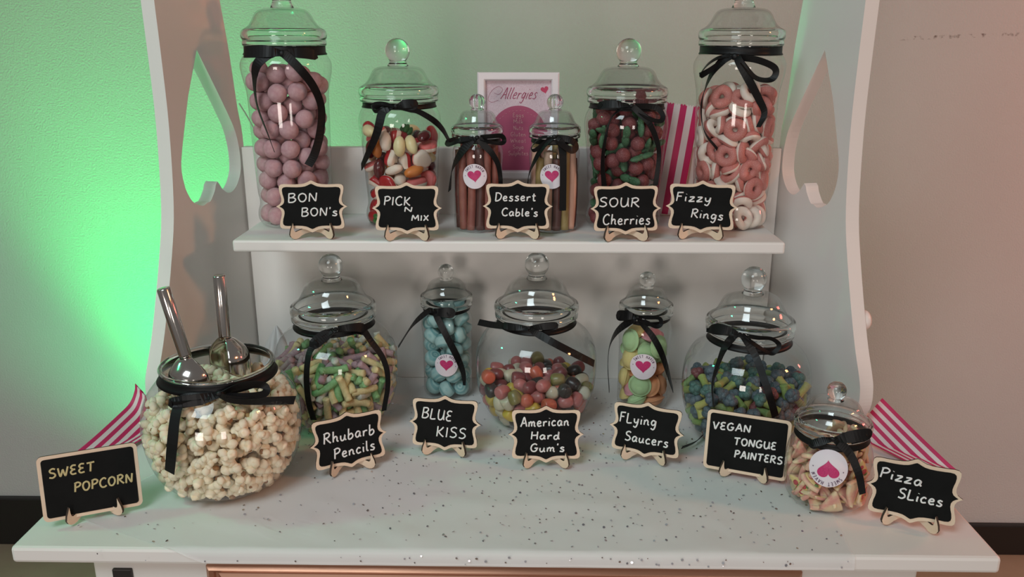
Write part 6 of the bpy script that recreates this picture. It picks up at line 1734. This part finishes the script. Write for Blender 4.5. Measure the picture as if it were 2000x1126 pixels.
pick12 = list(range(12)) + [rr12.randrange(12) for _ in range(300)]
spread('rhu', lambda i, v: pp[pick12[i % len(pick12)]], 'rhubarb pencil sweets')


# blue kisses
def swirl():
    m = bpy.data.materials.new('blue_white_swirl')
    m.use_nodes = True
    nt = m.node_tree
    b = nt.nodes['Principled BSDF']
    b.inputs['Roughness'].default_value = .6
    tc = nt.nodes.new('ShaderNodeTexCoord')
    wv = nt.nodes.new('ShaderNodeTexWave')
    wv.wave_type = 'RINGS'
    wv.rings_direction = 'Z'
    wv.inputs['Scale'].default_value = 62
    wv.inputs['Distortion'].default_value = 2.6
    wv.inputs['Detail'].default_value = 1.5
    r = nt.nodes.new('ShaderNodeValToRGB')
    r.color_ramp.elements[0].position, r.color_ramp.elements[1].position = .30, .85
    r.color_ramp.elements[0].color = (0.19, 0.39, 0.40, 1)
    r.color_ramp.elements[1].color = (0.36, 0.54, 0.53, 1)
    nt.links.new(tc.outputs['Object'], wv.inputs['Vector'])
    nt.links.new(wv.outputs['Fac'], r.inputs['Fac'])
    nt.links.new(r.outputs['Color'], b.inputs['Base Color'])
    bp = nt.nodes.new('ShaderNodeBump')
    bp.inputs['Strength'].default_value = .25
    bp.inputs['Distance'].default_value = .001
    nt.links.new(wv.outputs['Fac'], bp.inputs['Height'])
    nt.links.new(bp.outputs['Normal'], b.inputs['Normal'])
    return m


SW = swirl()
pk = []
for k in range(3):
    bm = bmesh.new()
    ico(bm, .0128, 3, scale=(1.0, 1.0, 1.05), namp=.06, nsc=1.3, seed=k * 2.2)
    for v in bm.verts:
        z = v.co.z / .0128
        f = 1.06 - .28 * max(0, z) ** 2
        v.co.x *= f
        v.co.y *= f
        v.co.z = max(-.0092, min(.0112, v.co.z))
    pk.append(proto('blue_kiss', bm, SW))
spread('blue', lambda i, v: (pk[i % 3], 'pale blue and white swirled sweet in the narrow jar', 'sweet'), 'blue swirled sweets')

# hard gums
pg_ = []
for cn, col in (('creamy white', (0.56, 0.52, 0.40)), ('black', (0.030, 0.022, 0.022)), ('dark red', (0.23, 0.055, 0.06)), ('yellow', (0.60, 0.44, 0.07)), ('orange red', (0.55, 0.13, 0.08)), ('olive green', (0.20, 0.17, 0.055)), ('dusky pink', (0.46, 0.16, 0.16))):
    gm = mat('gum_' + cn.replace(' ', '_'), col, .38, sss=.3, coat=.15, bump=(700, .18, .0006))
    bm = bmesh.new()
    lathe(bm, crom([(.0001, -.0098), (.0045, -.0094), (.0072, -.0070), (.0090, -.0025), (.0096, .0025), (.0094, .0065), (.0082, .0092), (.0055, .0103), (.0001, .0104)], 3), 22)
    pg_.append((proto('gum_drop', bm, gm), cn + ' hard gum drop in the middle round jar', 'sweet'))
go = [0, 1, 2, 3, 4, 5, 6, 0, 2, 6, 1, 3, 0, 4, 2, 5, 6]
spread('gum', lambda i, v: pg_[go[(i * 5 + i // 7) % len(go)]], 'hard gum drops')

# flying saucers
ps = []
for cn, col in (('pale green', (0.42, 0.60, 0.32)), ('pale yellow', (0.72, 0.60, 0.26)), ('peach orange', (0.72, 0.32, 0.16)), ('pink', (0.68, 0.33, 0.38))):
    sm = mat('wafer_' + cn.replace(' ', '_'), col, .75, spec=.25, sss=.15, bump=(300, .1, .0005))
    bm = bmesh.new()
    pr2 = [(.0001, -.0098)] + [(.0148 * math.sin(a), -.0098 * math.cos(a)) for a in [math.radians(d) for d in range(12, 84, 9)]] + [(.0162, -.0007), (.0175, -.0005), (.0175, .0005), (.0162, .0007)] + [(.0148 * math.sin(a), .0098 * math.cos(a)) for a in [math.radians(d) for d in range(81, 8, -9)]] + [(.0001, .0098)]
    lathe(bm, pr2, 40)
    ps.append((proto('flying_saucer', bm, sm), cn + ' wafer flying saucer in the narrow jar', 'sweet'))
so = [0, 1, 0, 2, 1, 0, 3, 2, 1, 0]
spread('sau', lambda i, v: ps[so[i % len(so)]], 'flying saucer sweets')

# tongue painters
pv = []
for cn, hc, stc in (('blue and green', (0.060, 0.095, 0.12), (0.20, 0.29, 0.08)), ('blue and yellow', (0.075, 0.11, 0.14), (0.42, 0.40, 0.12)), ('dark red and green', (0.17, 0.045, 0.05), (0.17, 0.26, 0.09)), ('teal and blue', (0.05, 0.13, 0.12), (0.26, 0.32, 0.09))):
    hm = sugar('painter_head_' + cn.split()[0] + cn.split()[-1], hc, .55, .2, True, tuple(min(1, c * 1.5 + .08) for c in hc))
    sm = sugar('painter_stem_' + cn.split()[0] + cn.split()[-1], stc, .55, .2, True, tuple(min(1, c * 1.2 + .05) for c in stc))
    bm = bmesh.new()
    for a in range(5):
        th = 2 * PI * a / 5
        ico(bm, .0058, 2, c=(.0048 * math.cos(th), .0048 * math.sin(th), .0085), namp=.08, nsc=1.5, seed=a)
    ico(bm, .0068, 2, c=(0, 0, .0125), namp=.06, nsc=1.5, seed=3)
    tube(bm, crom([(0, 0, .006), (0, .0003, 0), (.0003, 0, -.008), (0, 0, -.0165), (0, 0, -.0185)], 4), .0062, 12, mi=1, rfun=lambda t: (.95 - .18 * math.sin(PI * min(1, t * 1.2)) if t < .85 else .95 - (t - .85) * 3.2))
    pv.append((proto('tongue_painter', bm, [hm, sm]), cn + ' sugared gummy in the round jar near the right panel', 'gummy sweet'))
vo = [0, 1, 2, 0, 3, 1, 0]
spread('veg', lambda i, v: pv[vo[(i * 3 + i // 4) % 7]], 'tongue painter gummies')

# pizza slices
PCR = mat('pizza_gummy_cream', (0.80, 0.62, 0.40), .45, sss=.3, coat=.1, noise=(60, (0.72, 0.33, 0.27), .45, .62))
PTM = mat('pizza_gummy_red', (0.46, 0.05, 0.06), .4, sss=.3)
PGR = mat('pizza_gummy_green', (0.14, 0.24, 0.06), .4, sss=.3)
PYL = mat('pizza_gummy_yellow', (0.76, 0.56, 0.24), .45, sss=.3)
pz = []
for k in range(3):
    bm = bmesh.new()
    tri = [(-.0155, .0125), (-.008, .0150), (0, .0158), (.008, .0150), (.0155, .0125), (.0125, .004), (.007, -.009), (.0025, -.0185), (0, -.0205), (-.0025, -.0185), (-.007, -.009), (-.0125, .004)]
    tri = crom(tri + [tri[0]], 3)[:-1]
    lv = [(-.0034, .82, 0), (-.0024, .97, 0), (0, 1.0, 0), (.0018, .98, 0), (.0028, .86, 3), (.0030, .5, 3)]
    bend = (.0, 14.0, -12.0)[k]
    rows = [[bm.verts.new((x * f, y * f, z + bend * (y * f) ** 2)) for x, y in tri] for z, f, mi in lv]
    n = len(tri)
    for j in range(len(rows) - 1):
        for q in range(n):
            f = bm.faces.new((rows[j][q], rows[j][(q + 1) % n], rows[j + 1][(q + 1) % n], rows[j + 1][q]))
            f.material_index = lv[j + 1][2]
    bm.faces.new(rows[0][::-1])
    f = bm.faces.new(rows[-1])
    f.material_index = 3
    for (x, y, r, mi) in ((-.005, .004, .0052, 1), (.0055, .006, .0044, 1), (.0005, -.007, .0042, 1), (.0015, -.0005, .0034, 2), (-.0085, .0100, .0030, 2)):
        ico(bm, r, 2, c=(x, y, .0030 + bend * y * y), scale=(1, 1, .38), mi=mi)
    tube(bm, [(x, y, .0012 + bend * y * y) for x, y in crom([(-.0150, .0118), (-.008, .0145), (0, .0152), (.008, .0145), (.0150, .0118)], 4)], .0038, 10)
    for v in bm.verts:
        v.co *= .86
    pz.append(proto('pizza_gummy', bm, [PCR, PTM, PGR, PYL]))
spread('piz', lambda i, v: (pz[i % 3], 'gummy pizza slice with cream crust and red spots', 'gummy sweet'), 'gummy pizza slices')

# popcorn
PW = mat('popcorn_white', (0.93, 0.81, 0.62), .75, spec=.25, sss=.15, noise=(150, (0.82, 0.62, 0.38), .5, .8))
PH = mat('popcorn_hull', (0.26, 0.11, 0.04), .5, noise=(200, (0.45, 0.26, 0.10), .4, .7))
pq = []
for k in range(7):
    rk = random.Random(50 + k)
    bm = bmesh.new()
    ico(bm, .0058, 2, namp=.2, nsc=1.6, seed=k)
    for q in range(rk.randint(5, 7)):
        d = Vector((rk.gauss(0, 1), rk.gauss(0, 1), rk.gauss(0, 1))).normalized()
        c = d * rk.uniform(.0050, .0074)
        ico(bm, rk.uniform(.0038, .0060), 2, c=c, scale=(rk.uniform(.75, 1.15), rk.uniform(.75, 1.15), rk.uniform(.75, 1.15)), namp=.28, nsc=1.8, seed=k * 5 + q)
    d = Vector((rk.gauss(0, 1), rk.gauss(0, 1), rk.gauss(0, 1))).normalized()
    ico(bm, .0030, 2, c=d * .0066, scale=(1.1, .9, .9), namp=.2, nsc=2, seed=k, mi=1)
    for v in bm.verts:
        v.co *= 1.16
    pq.append(proto('popcorn_piece', bm, [PW, PH]))
spread('pop', lambda i, v: (pq[i % 7], 'cream white popcorn piece in the open fishbowl jar', 'popcorn'), 'popcorn pieces')

# the pieces deeper inside the bowl, as one heap
k, s, X, Y, Z = DATA['jar']['pop'][:5]
bm = bmesh.new()
for i, v in enumerate(DATA['sweets']['pop_inner']):
    src = pq[i % 7].data
    n0 = len(bm.verts)
    bm.from_mesh(src)
    bm.verts.ensure_lookup_table()
    M = Matrix.Translation((X + v[0] * .88e-4, Y + v[1] * .88e-4, TOP + Z + .0055 + v[2] * .98e-4)) @ Quaternion((rnd.gauss(0, 1), rnd.gauss(0, 1), rnd.gauss(0, 1), rnd.gauss(0, 1))).normalized().to_matrix().to_4x4()
    for q in range(n0, len(bm.verts)):
        bm.verts[q].co = M @ bm.verts[q].co
o = link('popcorn_heap', bm, [PW, PH])
tag(o, 'popcorn heaped deeper inside the open fishbowl jar', 'popcorn', kind='stuff')

# ------------------------------------------------------------------ cable sweets standing in the two small jars
def cables(key, n, cols, label, group, seed):
    k, s, X, Y, Z = DATA['jar'][key][:5]
    base = TOP + Z + .0006
    rk = random.Random(seed)
    spots = [(0, 0)] + [(.0128 * math.cos(a), .0128 * math.sin(a)) for a in [2 * PI * i / 6 + .3 for i in range(6)]] + [(.0262 * math.cos(a), .0262 * math.sin(a)) for a in [2 * PI * i / 13 for i in range(13)]]
    for i, (x, y) in enumerate(spots[:n]):
        cn, m, L = cols[i % len(cols)]
        L *= rk.uniform(.92, 1.05)
        bm = bmesh.new()
        lx, ly = rk.uniform(-.002, .002), rk.uniform(-.002, .002)
        P = crom([(0, 0, 0), (lx, ly, L * .33), (lx * 1.3, ly, L * .66), (0, -ly, L)], 6)
        tube(bm, P, .0060, 12)
        for v in bm.verts:
            a = math.atan2(v.co.y, v.co.x)
            f = 1 + .05 * math.cos(7 * a)
            v.co.x *= f
            v.co.y *= f
        o = link('cable_sweet', bm, [m], None, True, (X + x, Y + y, base + .0035))
        tag(o, cn + ' ' + label, 'sweet', group)


CR = mat('cable_brown_red', (0.26, 0.075, 0.06), .5, sss=.15, noise=(60, (0.34, 0.12, 0.09), .4, .7))
CD = mat('cable_dark_brown', (0.10, 0.035, 0.03), .5)
CB = mat('cable_pale_brown', (0.42, 0.27, 0.20), .55, noise=(80, (0.52, 0.36, 0.27), .4, .7))
CG = mat('cable_gold_olive', (0.34, 0.24, 0.09), .5, sss=.15)
CP = mat('cable_peach', (0.62, 0.36, 0.27), .55)
cables('cabL', 20, [('brown red', CR, .118), ('brown red', CR, .114), ('dark brown', CD, .110)], 'cable sweet in the small jar left of the notice', 'brown red cable sweets', 3)
cables('cabR', 20, [('gold olive', CG, .108), ('pale brown', CB, .119), ('dark brown', CD, .104), ('gold olive', CG, .114), ('peach', CP, .117)], 'cable sweet in the small jar right of the notice', 'pale cable sweets', 5)
